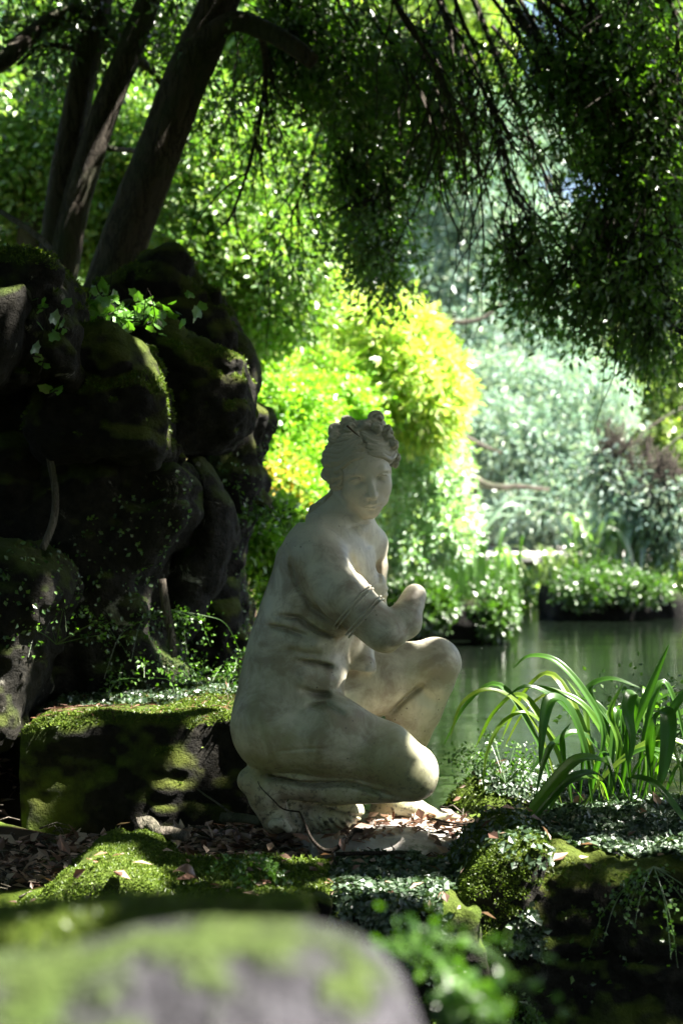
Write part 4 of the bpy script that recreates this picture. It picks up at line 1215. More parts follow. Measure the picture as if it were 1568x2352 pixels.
plant('fine_twigged_tree', 'bare-twigged pale tree drooping over the water from the picture edge', 'tree',
      [PE(1530, 1120, 19.5, 90, 100, .8, 1), PE(1420, 1060, 20, 60, 60, .6, .5)],
      900, 7, .5, .10, .03, 1.0, M_silver, 207, trunk=(tr((1640, 1290, 20), (1630, 1080, 20), (1600, 940, 20)), [.12, .09, .05]), gap=.3, freq=1.3, twigs=700, twr=.010,
      stems=[(tr((1610, 920, 20), (1540, 950, 19.8), (1470, 1000, 19.6), (1430, 1060, 19.5)), [.03, .022, .014, .006]), (tr((1610, 980, 20), (1550, 1010, 19.8), (1500, 1060, 19.6), (1480, 1110, 19.5)), [.025, .018, .012, .006])])
plant('pale_shrub', 'pale bright shrub with glinting leaves on the bank, right beside the statue neck', 'shrub',
      [PE(960, 1090, 14, 90, 90, .9, 1), PE(900, 1200, 13.5, 80, 70, .8, 1), PE(990, 1200, 14, 80, 60, .8, 1), PE(930, 1000, 14.5, 60, 60, .7, .8)],
      4200, 9, .24, .052, .027, .3, M_pale, 208, gap=.38, freq=3.2)
plant('lime_shrub', 'fresh lime green shrub between the rock pillar and the statue back', 'shrub',
      [PE(660, 960, 11, 90, 100, .7, 1), PE(640, 1120, 10.5, 80, 100, .6, 1), PE(620, 1270, 10, 70, 90, .6, 1), PE(720, 1080, 11, 70, 110, .7, .9), PE(690, 860, 11.5, 90, 70, .6, .8), PE(760, 940, 12, 90, 70, .6, .8)],
      6000, 9, .22, .046, .025, .3, M_lime, 209, gap=.36, freq=3.5)
plant('amber_leaved_bush', 'bush with amber orange leaves beside the rock pillar at the height of the statue face', 'shrub',
      [PE(655, 1110, 10, 42, 40, .3, 1), PE(640, 1080, 10.1, 30, 30, .2, .7), PE(680, 1160, 10, 24, 30, .2, .4)], 150, 8, .14, .05, .028, .2, M_orange, 210, gap=.3, freq=4)
plant('leafy_bush', 'vivid green small-leaved bush at the foot of the rock pillar', 'shrub',
      [PE(600, 1270, 7.6, 35, 90, .25, 1), PE(590, 1360, 7.5, 30, 50, .2, 1), PE(625, 1200, 7.8, 25, 50, .2, .7)], 900, 8, .12, .035, .024, .3, M_lime, 211, gap=.36, freq=6)
plant('low_green_bush', 'low rounded green bush on the bank edge, behind the broken forearm', 'shrub',
      [PE(1090, 1350, 16.2, 60, 50, .7, 1), PE(1130, 1340, 16.6, 40, 26, .5, .8), PE(1050, 1340, 16, 50, 30, .5, .8), PE(960, 1385, 15.0, 70, 36, .35, 3), PE(1040, 1402, 15.0, 60, 30, .3, 4), PE(1115, 1398, 15.1, 45, 34, .3, 4)], 3400, 8, .2, .055, .03, .3, M_deepg, 212, gap=.08, freq=3)
plant('low_green_bush', 'small rounded bush growing on the rock islet, low at its front', 'shrub',
      [PE(1440, 1325, 18.9, 70, 24, .5, 1), PE(1380, 1315, 18.9, 50, 24, .5, .8), PE(1330, 1330, 18.8, 40, 26, .4, .7), PE(1460, 1350, 18.3, 70, 20, .25, 1), PE(1340, 1352, 18.3, 60, 22, .25, 1)], 1100, 8, .2, .05, .03, .2, M_deepg, 213, gap=.3, freq=3)
plant('low_green_bush', 'dark green bush at the far wall, right of the rock islet', 'shrub',
      [PE(1570, 1330, 20.5, 60, 40, .7, 1), PE(1640, 1320, 20.5, 50, 60, .7, 1)], 900, 8, .25, .08, .04, .4, M_mid, 214, gap=.3, freq=3)
plant('low_green_bush', 'green bush against the grey wall, between the bank and the rock islet', 'shrub',
      [PE(1200, 1345, 20.8, 50, 28, .5, 1), PE(1160, 1340, 20.4, 40, 30, .5, 1)], 700, 8, .24, .08, .045, .4, M_mid, 215, gap=.36, freq=3)
# shadowed shrubs on the far side under the trees
plant('dark_shrub', 'shaded blue-green shrub under the silvery tree, just above the wall top', 'shrub',
      [PE(1090, 1160, 30, 110, 70, 1, 1), PE(1200, 1185, 30, 120, 50, 1, 1), PE(1000, 1150, 30, 80, 80, 1, 1)], 2200, 8, .5, .16, .07, .3, M_olive, 216, gap=.3, freq=1.4)
plant('dark_shrub', 'shaded shrub behind the rock islet plants, above the wall top at the right', 'shrub',
      [PE(1400, 1185, 30, 130, 50, 1, 1), PE(1540, 1180, 30, 120, 60, 1, 1)], 2000, 8, .5, .16, .07, .3, M_olive, 217, gap=.3, freq=1.4)
# the wood that closes the view
labs = ['tall tree closing the view at the upper left, behind the slim trunks', 'tall tree in the distance behind the golden tree', 'tall distant tree behind the hazy grey-green one', 'tall distant tree under the brightest sky gaps at the right', 'tall distant tree at the upper right edge']
for i, (px, mt) in enumerate([(100, M_mid), (560, M_mid), (900, M_olive), (1290, M_mid), (1620, M_mid)]):
    Y = 42 + (i % 2) * 4
    Es = [PE(px + dx, py, Y + dy, 210, 170, 2.5, 1) for dx, py, dy in ((-60, 1050, 0), (80, 850, 1), (-70, 640, 0), (70, 430, 1), (-40, 230, 0), (60, 30, 1))]
    if i == 3: Es = Es[:3] + [PE(px + 40, 600, Y, 180, 110, 2, .8)] + [PE(px, 200, Y, 240, 150, 2, 1), PE(px, 0, Y, 240, 150, 2, 1)]
    plant('tall_tree', labs[i], 'tree', Es, 3600, 9, 1.1, .34, .17, .4, mt, 230 + i, trunk=(tr((px, 1240, Y), (px + 10, 800, Y), (px - 20, 300, Y)), [.4, .3, .15]), gap=.30, freq=.7, group='tall trees closing the view')
# woodland at the sides and behind the place where the photographer stands (stuff: unseen leaf mass added to block sky light)
wood = empty('leaf_blocker', (0, -4, -0.2))
Ew = [(np.array([x, -3.5 - .3 * abs(x % 3), z]), np.array([2.2, 1.0, 1.6]), 1.) for x in range(-9, 10, 3) for z in (0.6, 2.6, 4.4)] + \
     [(np.array([-5.0, y, z]), np.array([1.0, 2.2, 1.6]), 1.) for y in range(-2, 12, 3) for z in (1.0, 3.0, 5.0)] + \
     [(np.array([8.5, y, z]), np.array([1.0, 2.0, 1.4]), 1.) for y in range(-3, 9, 3) for z in (0.6, 2.6)]
rngw = np.random.default_rng(301)
P, A, _, _ = crown_points(Ew, 9000, 8, .5, .3, rngw, .7, .15, 1.0, 3)
x_, y_ = frame_xy(P)
k = ~((P[:, 1] > .1) & (x_ > -60)) & sun_gap(P)
V, F = leaves(P[k], A[k], .2, .11, rngw)
bpy.data.objects.remove(wood)
wood = link('leaf_blocker', np_mesh('leaf_blocker', V, F, False), M_deep)
tag(wood, kind='stuff')
# ------------------------------------------------------------------ ledge planting, litter, strap leaves, ferns, ivy
def stuff_leaves(name, P, N, mat, L, W, rng, lift=0.0, tilt=0.5, parent=None, label=None):
    A = unit(np.cross(N, rng.normal(size=P.shape)) + N * tilt)
    s = rng.uniform(.4, 1.45, len(P))
    V, F = leaves(P + N * lift, A, L * s, W * s, rng, Nrm=N + rng.normal(size=P.shape) * .35)
    if parent is not None:
        o = link(name, np_mesh(name, V - np.array(parent.location), F, False), mat, parent)
        o.matrix_parent_inverse = Matrix.Identity(4)
    else:
        o = link(name, np_mesh(name, V, F, False), mat)
        if label: o['label'] = label
    o['kind'] = 'stuff'
    return o

def rk(label_start):
    for k, v in ROCKS.items():
        if k.startswith(label_start): return v
    raise KeyError(label_start)

M_moss = foliage_mat('moss_tuft', [(0.10, 0.16, 0.02), (0.15, 0.21, 0.03), (0.06, 0.10, 0.015)], 0.35, 0.02)
M_cover = foliage_mat('creeping_leaf', [(0.04, 0.085, 0.035), (0.08, 0.13, 0.07), (0.025, 0.055, 0.02)], 0.25, 0.10, 0.4)
M_litter = foliage_mat('dead_leaf', [(0.20, 0.10, 0.065), (0.34, 0.21, 0.14), (0.50, 0.38, 0.29), (0.12, 0.065, 0.045)], 0.2, 0.06, 0.5, tcol=(1, .8, .6))
M_needle = foliage_mat('brown_needle', [(0.12, 0.055, 0.03), (0.18, 0.09, 0.05), (0.07, 0.035, 0.02)], 0.1, 0.04, 0.6, tcol=(1, .8, .6))
M_fern = foliage_mat('fern_leaf', [(0.08, 0.19, 0.02), (0.13, 0.27, 0.03), (0.05, 0.13, 0.02)], 0.5, 0.08)
rs = np.random.default_rng(500)

# moss tufts on the tops
for lab, n, lo_, sz in [('large flat', 26000, .35, .010), ('bright mossy', 44000, .15, .0065), ('small rounded hump', 26000, 0.0, .006), ('middle ledge', 7000, .25, .009), ('dark damp', 8000, .45, .010),
                        ('big dark', 8000, .5, .009), ('low shore', 6000, .3, .010), ('long sloping', 9000, .45, .012), ('round-should', 9000, .3, .012), ('overhanging', 7000, .35, .012), ('dark pointed', 5000, .4, .014), ('blurred dark', 4000, .4, .007), ('big grey', 3500, .3, .006)]:
    o, W, Q = rk(lab)
    th = {'big grey': .35, 'middle ledge': .1, 'big dark': .0}.get(lab, -.25)
    P, N = surf_points(W, Q, n, rs, lambda c, nr: (nr[:, 2] > lo_ + 0.35 * wave_field(c, 7, 3)) & (wave_field(c, 9, 5) > th))
    if len(P): stuff_leaves('moss', P, N, M_moss, sz, sz * .45, rs, tilt=1.0, parent=o)

# creeping plant with tiny round leaves
for lab, n, box in [('middle ledge', 12000, None), ('big dark', 34000, None), ('low shore', 11000, None), ('large flat', 5000, 'back'), ('small rounded hump', 1200, None)]:
    o, W, Q = rk(lab)
    if lab == 'large flat':
        tst = lambda c, nr: (c[:, 1] > 4.72) & (nr[:, 2] > .2)
    elif lab == 'big dark':
        tst = lambda c, nr: (c[:, 2] > -.14 - .14 * wave_field(c, 5, 9)) & ((nr[:, 2] > -.5)) & (wave_field(c, 6, 12) + (c[:, 2] + .02) * 2.6 > -.1)
    else:
        tst = lambda c, nr: (nr[:, 2] > -.3) & (wave_field(c, 8, 8) > -.45) & (c[:, 2] > -.16)
    P, N = surf_points(W, Q, n, rs, tst)
    if len(P): stuff_leaves('creeping_plant', P + N * rs.uniform(0, .012, (len(P), 1)), N, M_cover, .0145, .0125, rs, tilt=.35, parent=o)
for lab, n in [('big dark', 70), ('middle ledge', 30), ('bright mossy', 26), ('small rounded', 12), ('low shore', 25), ('dark damp', 40)]:
    o, W, Q = rk(lab)
    P, N = surf_points(W, Q, n, rs, lambda c, nr: nr[:, 2] > .6)
    if len(P): stuff_leaves('leaf_litter', P + N * .012, N, M_litter, .035, .018, rs, tilt=.15, parent=o)
# sparse hanging creepers in the dark rock faces
for lab, n in [('broad dark', 900), ('tall dark', 900), ('ragged', 350), ('rounded boulder', 200), ('big dark', 250)]:
    o, W, Q = rk(lab)
    P, N = surf_points(W, Q, n, rs, lambda c, nr: (nr[:, 1] < 0.1) & (wave_field(c, 5, 21) > .25))
    if len(P): stuff_leaves('creeper', P, N, M_fern, .016, .011, rs, tilt=.5, parent=o)

# leaf litter on the ground and on the flat block
def ground_pts(n, x0, x1, y0, y1):
    p = np.stack([rs.uniform(x0, x1, n), rs.uniform(y0, y1, n)], 1)
    z = ground_h(p[:, 0], p[:, 1])
    ok = (z > -.12)
    return np.stack([p[ok, 0], p[ok, 1], z[ok]], 1)
P = np.concatenate([ground_pts(4200, -.75, .75, 3.42, 4.5), ground_pts(2600, -1.5, -.7, 3.5, 5.0)])
P = P[wave_field(P, 4, 33) > -.45]
pl_ = np.stack([rs.uniform(-.12, .36, 230), rs.uniform(3.8, 4.14, 230), np.full(230, .006)], 1)
P = np.concatenate([P, pl_[wave_field(pl_, 9, 3) > -.1]])
N = np.tile([0, 0, 1.0], (len(P), 1)) + rs.normal(size=P.shape) * .35
stuff_leaves('leaf_litter', P + [0, 0, .004], unit(N), M_litter, .042, .02, rs, tilt=.12)
a = Acc()
for p in ground_pts(520, -1.3, .75, 3.42, 4.5):
    an = rs.uniform(0, 6.28); L_ = rs.uniform(.03, .14)
    d = np.array([math.cos(an), math.sin(an) * .8, rs.normal() * .08])
    q = [p + [0, 0, .008], p + d * L_ * .5 + [0, 0, .016 + rs.uniform(0, .01)], p + d * L_ + [0, 0, .012]]
    a.add(*tube(np.array(q), [.0025, .002, .001], 4))
o = link('fallen_twigs', a.mesh('fallen_twigs'), M_palebark); o['kind'] = 'stuff'
o, W, Q = rk('large flat')
P, N = surf_points(W, Q, 1100, rs, lambda c, nr: (nr[:, 2] > .8) & (wave_field(c, 5, 41) > -.3))
stuff_leaves('needles', P + N * .004, N, M_needle, .04, .004, rs, tilt=.06, parent=o)

# ---- strap-leaved plant: every leaf a part
def strap_mat():
    t = NT('strap_leaf')
    g = t.n('ShaderNodeObjectInfo'); uv = t.coord('UV')
    c = t.ramp(g.outputs['Random'], [(0, (0.035, 0.10, 0.012)), (.5, (0.06, 0.16, 0.018)), (.85, (0.12, 0.24, 0.02)), (1, (0.2, 0.26, 0.03))])
    s = t.n('ShaderNodeSeparateXYZ'); t.l(uv, s.inputs[0])
    st = t.math('SINE', t.math('MULTIPLY', s.outputs[0], 62.0))
    c = t.mix(t.ramp(st, [(.2, 0.35), (.9, 0.0)]), c, (0.02, 0.06, 0.01))
    d = t.n('ShaderNodeBsdfDiffuse'); t.l(c, d.inputs[0])
    tr_ = t.n('ShaderNodeBsdfTranslucent'); t.l(t.mix(1.0, c, (1.3, 1.6, .4), 'MULTIPLY'), tr_.inputs[0])
    m = t.n('ShaderNodeMixShader'); m.inputs[0].default_value = .5
    t.l(d.outputs[0], m.inputs[1]); t.l(tr_.outputs[0], m.inputs[2])
    gl = t.n('ShaderNodeBsdfGlossy'); gl.inputs['Roughness'].default_value = .33
    m2 = t.n('ShaderNodeMixShader'); m2.inputs[0].default_value = .04
    t.l(m.outputs[0], m2.inputs[1]); t.l(gl.outputs[0], m2.inputs[2]); t.l(m2.outputs[0], t.out.inputs[0])
    return t.m
M_strap = strap_mat()
def strap(path, w, name='leaf', nc=7, pleat=.06, twist=0.0, prof=None):
    path = np.asarray(path, float); m = len(path)
    T = unit(np.gradient(path, axis=0))
    side = np.cross(T, np.array([0, -.55, .85])); bad = np.linalg.norm(side, axis=1) < .15
    side[bad] = [1, 0, 0]
    side = unit(side)
    for i in range(1, m):
        if side[i] @ side[i - 1] < 0: side[i] *= -1
    nn = np.cross(side, T)
    if twist:
        an = np.linspace(0, twist, m)[:, None]
        side, nn = side * np.cos(an) + nn * np.sin(an), nn * np.cos(an) - side * np.sin(an)
    u = np.linspace(0, 1, m)
    pr = (np.minimum(1, (u + .02) * 2.6)**.9 * np.clip((1 - u) * 2.6, 0, 1)**.7 * .93 + .04) if prof is None else np.interp(u, np.linspace(0, 1, len(prof)), prof)
    c = np.linspace(-1, 1, nc)
    zz = np.where(np.arange(nc) % 2 == 0, 0, pleat) + np.abs(c) * .22
    V = path[:, None] + side[:, None] * (c[None, :, None] * w / 2 * pr[:, None, None]) + nn[:, None] * (zz[None, :, None] * w * pr[:, None, None])
    i = np.arange(m - 1)[:, None] * nc; j = np.arange(nc - 1)[None]
    F = np.stack([i + j, i + j + 1, i + nc + j + 1, i + nc + j], -1).reshape(-1, 4)
    me = np_mesh(name, V.reshape(-1, 3), F)
    uvl = me.uv_layers.new(name='UVMap')
    U = np.stack([np.broadcast_to(np.linspace(0, 1, nc), (m, nc)), np.broadcast_to(u[:, None], (m, nc))], -1).reshape(-1, 2)
    uvl.data.foreach_set('uv', U[F.ravel()].astype(np.float32).ravel())
    return me
def add_leaf(parent, path, w, mat=None, sub=5, **kw):
    me = strap(smooth_path(path, sub), w, **kw)
    o = link('leaf', me, mat or M_strap, parent)
    o.matrix_parent_inverse = Matrix.Translation(-Vector(parent.location))
    return o
sb = at(1400, 1850, 3.98)
stp = empty('strap_leaved_plant', sb.tolist(), 'clump of long pleated arching green leaves growing on the dark rock by the water', 'plant')
SL = [  # (px, py, Y) paths and width (m)
    ([(1290, 1850, 4.0), (1245, 1700, 3.98), (1185, 1612, 3.95), (1115, 1585, 3.93), (1058, 1620, 3.92), (1032, 1700, 3.92)], .020),
    ([(1310, 1850, 4.02), (1285, 1720, 4.0), (1215, 1640, 3.97), (1155, 1660, 3.95), (1118, 1730, 3.94), (1106, 1830, 3.93)], .018),
    ([(1350, 1850, 4.0), (1385, 1690, 4.02), (1340, 1590, 4.04), (1275, 1520, 4.06), (1215, 1508, 4.08), (1178, 1535, 4.1)], .030),
    ([(1330, 1850, 3.97), (1335, 1700, 3.95), (1290, 1620, 3.92), (1215, 1578, 3.9), (1160, 1600, 3.9)], .026),
    ([(1390, 1850, 4.05), (1400, 1730, 4.05), (1345, 1630, 4.05), (1270, 1588, 4.06), (1200, 1572, 4.08)], .034),
    ([(1420, 1850, 4.0), (1445, 1700, 3.98), (1490, 1590, 3.97), (1535, 1480, 3.96)], .036),
    ([(1450, 1850, 3.9), (1440, 1720, 3.86), (1452, 1620, 3.82), (1448, 1596, 3.80), (1440, 1640, 3.77), (1450, 1700, 3.76), (1442, 1760, 3.76)], .044),
    ([(1500, 1850, 3.9), (1490, 1730, 3.85), (1510, 1650, 3.8), (1530, 1642, 3.76), (1532, 1700, 3.73), (1522, 1770, 3.72), (1508, 1820, 3.72)], .056),
    ([(1360, 1850, 3.94), (1340, 1720, 3.9), (1300, 1625, 3.86), (1265, 1608, 3.83), (1248, 1660, 3.81), (1238, 1760, 3.8)], .050),
    ([(1440, 1830, 3.9), (1400, 1760, 3.82), (1330, 1745, 3.74), (1270, 1800, 3.66), (1215, 1870, 3.6), (1165, 1948, 3.55)], .044),
    ([(1420, 1840, 3.88), (1370, 1780, 3.8), (1310, 1790, 3.7), (1250, 1850, 3.62), (1190, 1930, 3.55)], .034),
    ([(1400, 1850, 3.95), (1370, 1790, 3.86), (1300, 1800, 3.78), (1255, 1870, 3.72)], .03),
    ([(1440, 1850, 4.1), (1420, 1700, 4.12), (1370, 1620, 4.14), (1330, 1600, 4.16)], .03),
    ([(1460, 1850, 4.05), (1500, 1700, 4.05), (1560, 1640, 4.05), (1620, 1620, 4.05)], .03),
    ([(1470, 1850, 3.98), (1530, 1660, 3.96), (1590, 1580, 3.94), (1640, 1560, 3.93)], .036),
    ([(1430, 1850, 4.1), (1440, 1700, 4.12), (1500, 1610, 4.14), (1570, 1590, 4.16), (1620, 1620, 4.17)], .034),
    ([(1380, 1850, 4.1), (1350, 1700, 4.14), (1340, 1620, 4.18), (1300, 1560, 4.2)], .022),
    ([(1410, 1850, 4.1), (1395, 1680, 4.12), (1350, 1590, 4.14), (1400, 1560, 4.12), (1470, 1580, 4.1)], .030),
    ([(1520, 1840, 3.9), (1560, 1760, 3.84), (1600, 1780, 3.8), (1640, 1860, 3.78)], .035),
    ([(1480, 1840, 3.86), (1440, 1790, 3.78), (1500, 1800, 3.7), (1560, 1870, 3.66), (1600, 1930, 3.64)], .030),
    ([(1400, 1850, 4.0), (1420, 1720, 4.0), (1400, 1640, 4.0), (1430, 1570, 4.0)], .026),
    ([(1340, 1840, 3.9), (1300, 1780, 3.84), (1290, 1700, 3.8), (1310, 1660, 3.78)], .022),
]
for pts, w in SL:
    add_leaf(stp, [at(*p) for p in pts], w * .8)
rp = np.random.default_rng(61)
for i in range(17):
    an = rp.uniform(0, 6.28); R_ = rp.uniform(.12, .36); H_ = rp.uniform(.16, .36)
    b = sb + np.array([rp.normal() * .09, rp.normal() * .05, -.01])
    d = np.array([math.cos(an), math.sin(an) * .7, 0])
    pth = [b, b + d * R_ * .22 + [0, 0, H_ * .55], b + d * R_ * .6 + [0, 0, H_], b + d * R_ * .95 + [0, 0, H_ * .82], b + d * R_ * 1.2 + [0, 0, H_ * .45]]
    add_leaf(stp, pth, rp.uniform(.010, .024))

# ---- iris-like clumps and islet plants
def blade_clump(name, label, cat, c, n, h, w, spread, mat, seed, lean=.35, big=0, group=None):
    r = empty(name, c.tolist(), label, cat, group)
    g = np.random.default_rng(seed)
    for i in range(n):
        an = g.uniform(0, 6.28); H_ = h * g.uniform(.6, 1.1); R_ = H_ * lean * g.uniform(.2, 1.3)
        b = c + np.array([g.normal() * spread, g.normal() * spread * .6, 0])
        d = np.array([math.cos(an), math.sin(an), 0])
        pth = [b, b + d * R_ * .25 + [0, 0, H_ * .5], b + d * R_ * .65 + [0, 0, H_ * .9], b + d * R_ * 1.1 + [0, 0, H_ * (g.uniform(.8, 1.15) if big == 0 else .85)]]
        add_leaf(r, pth, w * g.uniform(.7, 1.2), mat, sub=3, nc=3 if not big else 5, pleat=.12 if not big else .05)
    return r
M_blade = foliage_mat('blade_leaf', [(0.12, 0.28, 0.03), (0.20, 0.40, 0.05), (0.08, 0.20, 0.03)], .5, .12)
M_broad = foliage_mat('broad_leaf', [(0.18, 0.34, 0.09), (0.32, 0.46, 0.2), (0.10, 0.22, 0.04)], .45, .16)
blade_clump('iris_clump', 'tall sword-leaved clump standing on the bank just right of the statue chest', 'plant', at(975, 1395, 15.2), 80, .95, .035, .38, M_blade, 71, .2)
blade_clump('iris_clump', 'second sword-leaved clump nearer the water, left of the low green bush', 'plant', at(1035, 1385, 15.6), 60, .8, .03, .3, M_blade, 72, .22)
blade_clump('broad_leaved_plant', 'big clump of broad upright leaves crowning the rock islet', 'plant', at(1395, 1320, 19.4), 46, .85, .11, .34, M_broad, 73, .55, 1)
blade_clump('broad_leaved_plant', 'smaller broad-leaved plant on the islet, to the left of the big clump', 'plant', at(1330, 1325, 19.3), 20, .55, .09, .2, M_broad, 74, .7, 1)
blade_clump('grass_tuft', 'olive grassy tuft drooping over the left end of the rock islet', 'grass', at(1285, 1345, 19.1), 80, .5, .02, .2, M_olive, 75, .9)
blade_clump('grass_tuft', 'grassy tuft at the right end of the rock islet', 'grass', at(1525, 1345, 19.2), 50, .5, .02, .15, M_olive, 76, .9)
blade_clump('fan_leaved_plant', 'spiky star-leaved plant in the shade under the silvery tree', 'plant', at(1085, 1250, 23.5), 26, .85, .06, .1, M_silver, 77, 1.2, 1)
blade_clump('broad_leaved_plant', 'bright big-leaved plant standing before the pale wall top', 'plant', at(1175, 1330, 19.8), 9, .42, .11, .05, M_lime, 78, .6, 1)

# fan palm behind the head
pr_ = empty('fan_palm', at(700, 1000, 12.4).tolist(), 'palm with long drooping feather leaves behind the statue head, below the golden tree', 'palm')
gp = np.random.default_rng(80)
for (a0, a1) in [((700, 1010), (800, 860)), ((700, 1010), (640, 880)), ((700, 1010), (870, 940)), ((700, 1010), (700, 870)), ((700, 1010), (620, 960))]:
    A0 = at(*a0, 12.4); A1 = at(*a1, 12.2 + gp.uniform(-.3, .3))
    mid = (A0 + A1) / 2 + [0, 0, .25]
    pth = smooth_path([A0, mid, A1], 8)
    ac = Acc(); ac.add(*tube(pth, [.012, .008, .003], 5))
    n = 46
    ts = np.linspace(.2, 1, n)
    Pq = np.array([[np.interp(t_, np.linspace(0, 1, len(pth)), pth[:, k]) for k in range(3)] for t_ in ts])
    Tt = unit(np.gradient(Pq, axis=0))
    for s_ in (-1, 1):
        Aq = unit(Tt * .6 + np.cross(Tt, [0, -1, 0]) * s_ + np.array([0, 0, -.7]))
        v, f = leaves(Pq, Aq, .38 * np.sin(np.linspace(.4, 2.8, n)) + .05, .03, gp)
        ac.add(v, f)
    o = link('leaf', ac.mesh('leaf', False), M_lime, pr_); o.matrix_parent_inverse = Matrix.Translation(-Vector(pr_.location))

# ---- maidenhair and small ferns
def fern(name, label, c, n, L_, mat, seed, dirx=(-1, 1), up=.8, leaf=.012, group=None):
    r = empty(name, list(map(float, c)), label, 'fern', group)
    g = np.random.default_rng(seed)
    for i in range(n):
        an = g.uniform(0, 6.28)
        d = np.array([g.uniform(*dirx), math.sin(an) * .6 - .1, up * g.uniform(.5, 1.2)])
        d = unit(d); l = L_ * g.uniform(.6, 1.15)
        q = [c, c + d * l * .5, c + d * l * .85 + [0, 0, -.02], c + d * l * 1.1 + [0, 0, -.12 * l / .25]]
        pth = smooth_path(q, 6)
        ac = Acc(); ac.add(*tube(pth, [.0016, .001, .0005], 4))
        m = 26
        ts = g.uniform(.25, 1, m)
        Pq = np.stack([np.interp(ts, np.linspace(0, 1, len(pth)), pth[:, k]) for k in range(3)], 1)
        off = g.normal(size=(m, 3)) * .02 * l / .25
        v, f = leaves(Pq + off, unit(off + g.normal(size=(m, 3)) * .01), leaf * g.uniform(.7, 1.3, m), leaf * .8, g)
        ac.add(v, f)
        o = link('frond', ac.mesh('frond', False), mat, r); o.matrix_parent_inverse = Matrix.Translation(-Vector(r.location))
    return r
fern('maidenhair_fern', 'bright airy fern rising behind the flat mossy block beside the statue back', at(470, 1600, 5.25), 20, .26, M_fern, 81, (-.9, 1.0), .5, .015)
fern('maidenhair_fern', 'bright little fern close behind the statue hip', at(530, 1600, 5.2), 12, .26, M_fern, 82, (-.7, .8), .4, .018)
fern('maidenhair_fern', 'dark green fern clinging to the rock rib halfway up', at(385, 1400, 5.2), 12, .26, M_fern, 83, (-.4, .5), -.1, .015)
fern('maidenhair_fern', 'dim fern hanging in the hollow of the broad rock face', at(330, 1560, 5.05), 9, .24, M_fern, 84, (-.8, .6), .1, .016)
fern('maidenhair_fern', 'dim fern growing at the foot of the pale-patched boulder', at(130, 1480, 4.75), 6, .24, M_fern, 85, (-.3, .9), .2, .015)
fern('maidenhair_fern', 'green fern tuft on the side of the rock pillar, left of the amber bush', at(560, 1190, 6.05), 14, .26, M_fern, 86, (-.5, .9), .1, .026)
fern('maidenhair_fern', 'small fern sprigs on the low shore rock', at(1160, 1800, 4.5), 18, .2, M_fern, 87, (-1, 1), .8, .013)
fern('maidenhair_fern', 'fern sprigs draping from the edge of the big dark rock at the right', at(1500, 1990, 3.24), 16, .16, M_fern, 88, (-1, .6), -.4, .013)
fern('maidenhair_fern', 'fine leafy fern standing among the strap leaves', at(1500, 1740, 4.2), 22, .3, M_fern, 89, (-1, 1), 1.0, .016)
fern('maidenhair_fern', 'small sprig with round leaves on the dark damp ledge rock', at(560, 1975, 3.22), 9, .09, M_fern, 90, (-1, 1), .0, .012)
fern('maidenhair_fern', 'tiny round-leaved sprig hanging low on the big dark rock face', at(1190, 2300, 3.22), 8, .07, M_fern, 91, (-.4, 1), -.4, .012)
fern('maidenhair_fern', 'blurred sprig of round leaves reaching right beyond the near grey-violet rock', at(740, 2190, 1.22), 5, .17, M_fern, 92, (1.8, 2.8), .42, .011)
fern('maidenhair_fern', 'blurred tuft at the foot of the near grey-violet rock', at(980, 2300, 1.15), 8, .07, M_fern, 93, (.2, 1), .2, .012)

# ---- ivy on the rock top: each leaf a part sharing one mesh
def ivy_mesh():
    pts = [(0, .02), (.26, -.12), (.46, .08), (.40, .34), (.44, .56), (.24, .68), (0, 1.0), (-.24, .68), (-.44, .56), (-.40, .34), (-.46, .08), (-.26, -.12)]
    V = [(0, .35, .06)] + [(x, y, -.03 * abs(x)) for x, y in pts]
    F = [(0, i + 1, (i + 1) % 12 + 1) for i in range(12)]
    return np_mesh('ivy_leaf', np.array(V) * 1.0, np.array(F), False)
M_ivy = foliage_mat('ivy_leaf', [(0.06, 0.17, 0.02), (0.10, 0.24, 0.03)], .45, .15, .3)
ivm = ivy_mesh(); ivm.materials.append(M_ivy)
def ivy(label, spots, seed, size=.05):
    c = np.array(spots[0][0])
    r = empty('ivy', c.tolist(), label, 'ivy')
    g = np.random.default_rng(seed)
    for p, n, sp_ in spots:
        q = [np.array(p) + g.normal(size=3) * sp_ * .6 for _ in range(4)]
        acs = Acc(); acs.add(*tube(smooth_path(q, 4), [.003, .002], 4)); so = link('stem', acs.mesh('stem'), M_twig, r); so.matrix_parent_inverse = Matrix.Translation(-Vector(c))
        for i in range(n):
            o = link('leaf', ivm, None, r)
            o.location = Vector(np.array(p) + g.normal(size=3) * np.array([sp_, sp_ * .5, sp_ * .35]) - c)
            o.matrix_parent_inverse = Matrix.Identity(4)
            s_ = size * g.uniform(.6, 1.2)
            o.scale = (s_, s_, s_)
            o.rotation_euler = (g.uniform(.1, 1.3), g.normal() * .5, g.uniform(-1.2, 1.2) + (math.pi if g.uniform() < .5 else 0))
    return r
ivy('glossy sunlit ivy carpeting the rock top behind the round-shouldered boulder', [(at(230, 735, 4.95), 44, .10), (at(300, 722, 5.0), 44, .11), (at(260, 705, 5.1), 30, .12), (at(360, 735, 5.05), 14, .06), (at(200, 700, 5.0), 16, .06)], 95, .043)
ivy('thin ivy trail hanging down the face of the topmost boulder', [(at(100, 700, 4.3), 6, .05), (at(120, 760, 4.3), 6, .05), (at(105, 830, 4.3), 3, .04), (at(130, 905, 4.35), 3, .03)], 96, .04)
ivy('ivy and debris on top of the squared rock lump', [(at(30, 625, 4.5), 10, .09), (at(80, 640, 4.5), 5, .05)], 97, .045)

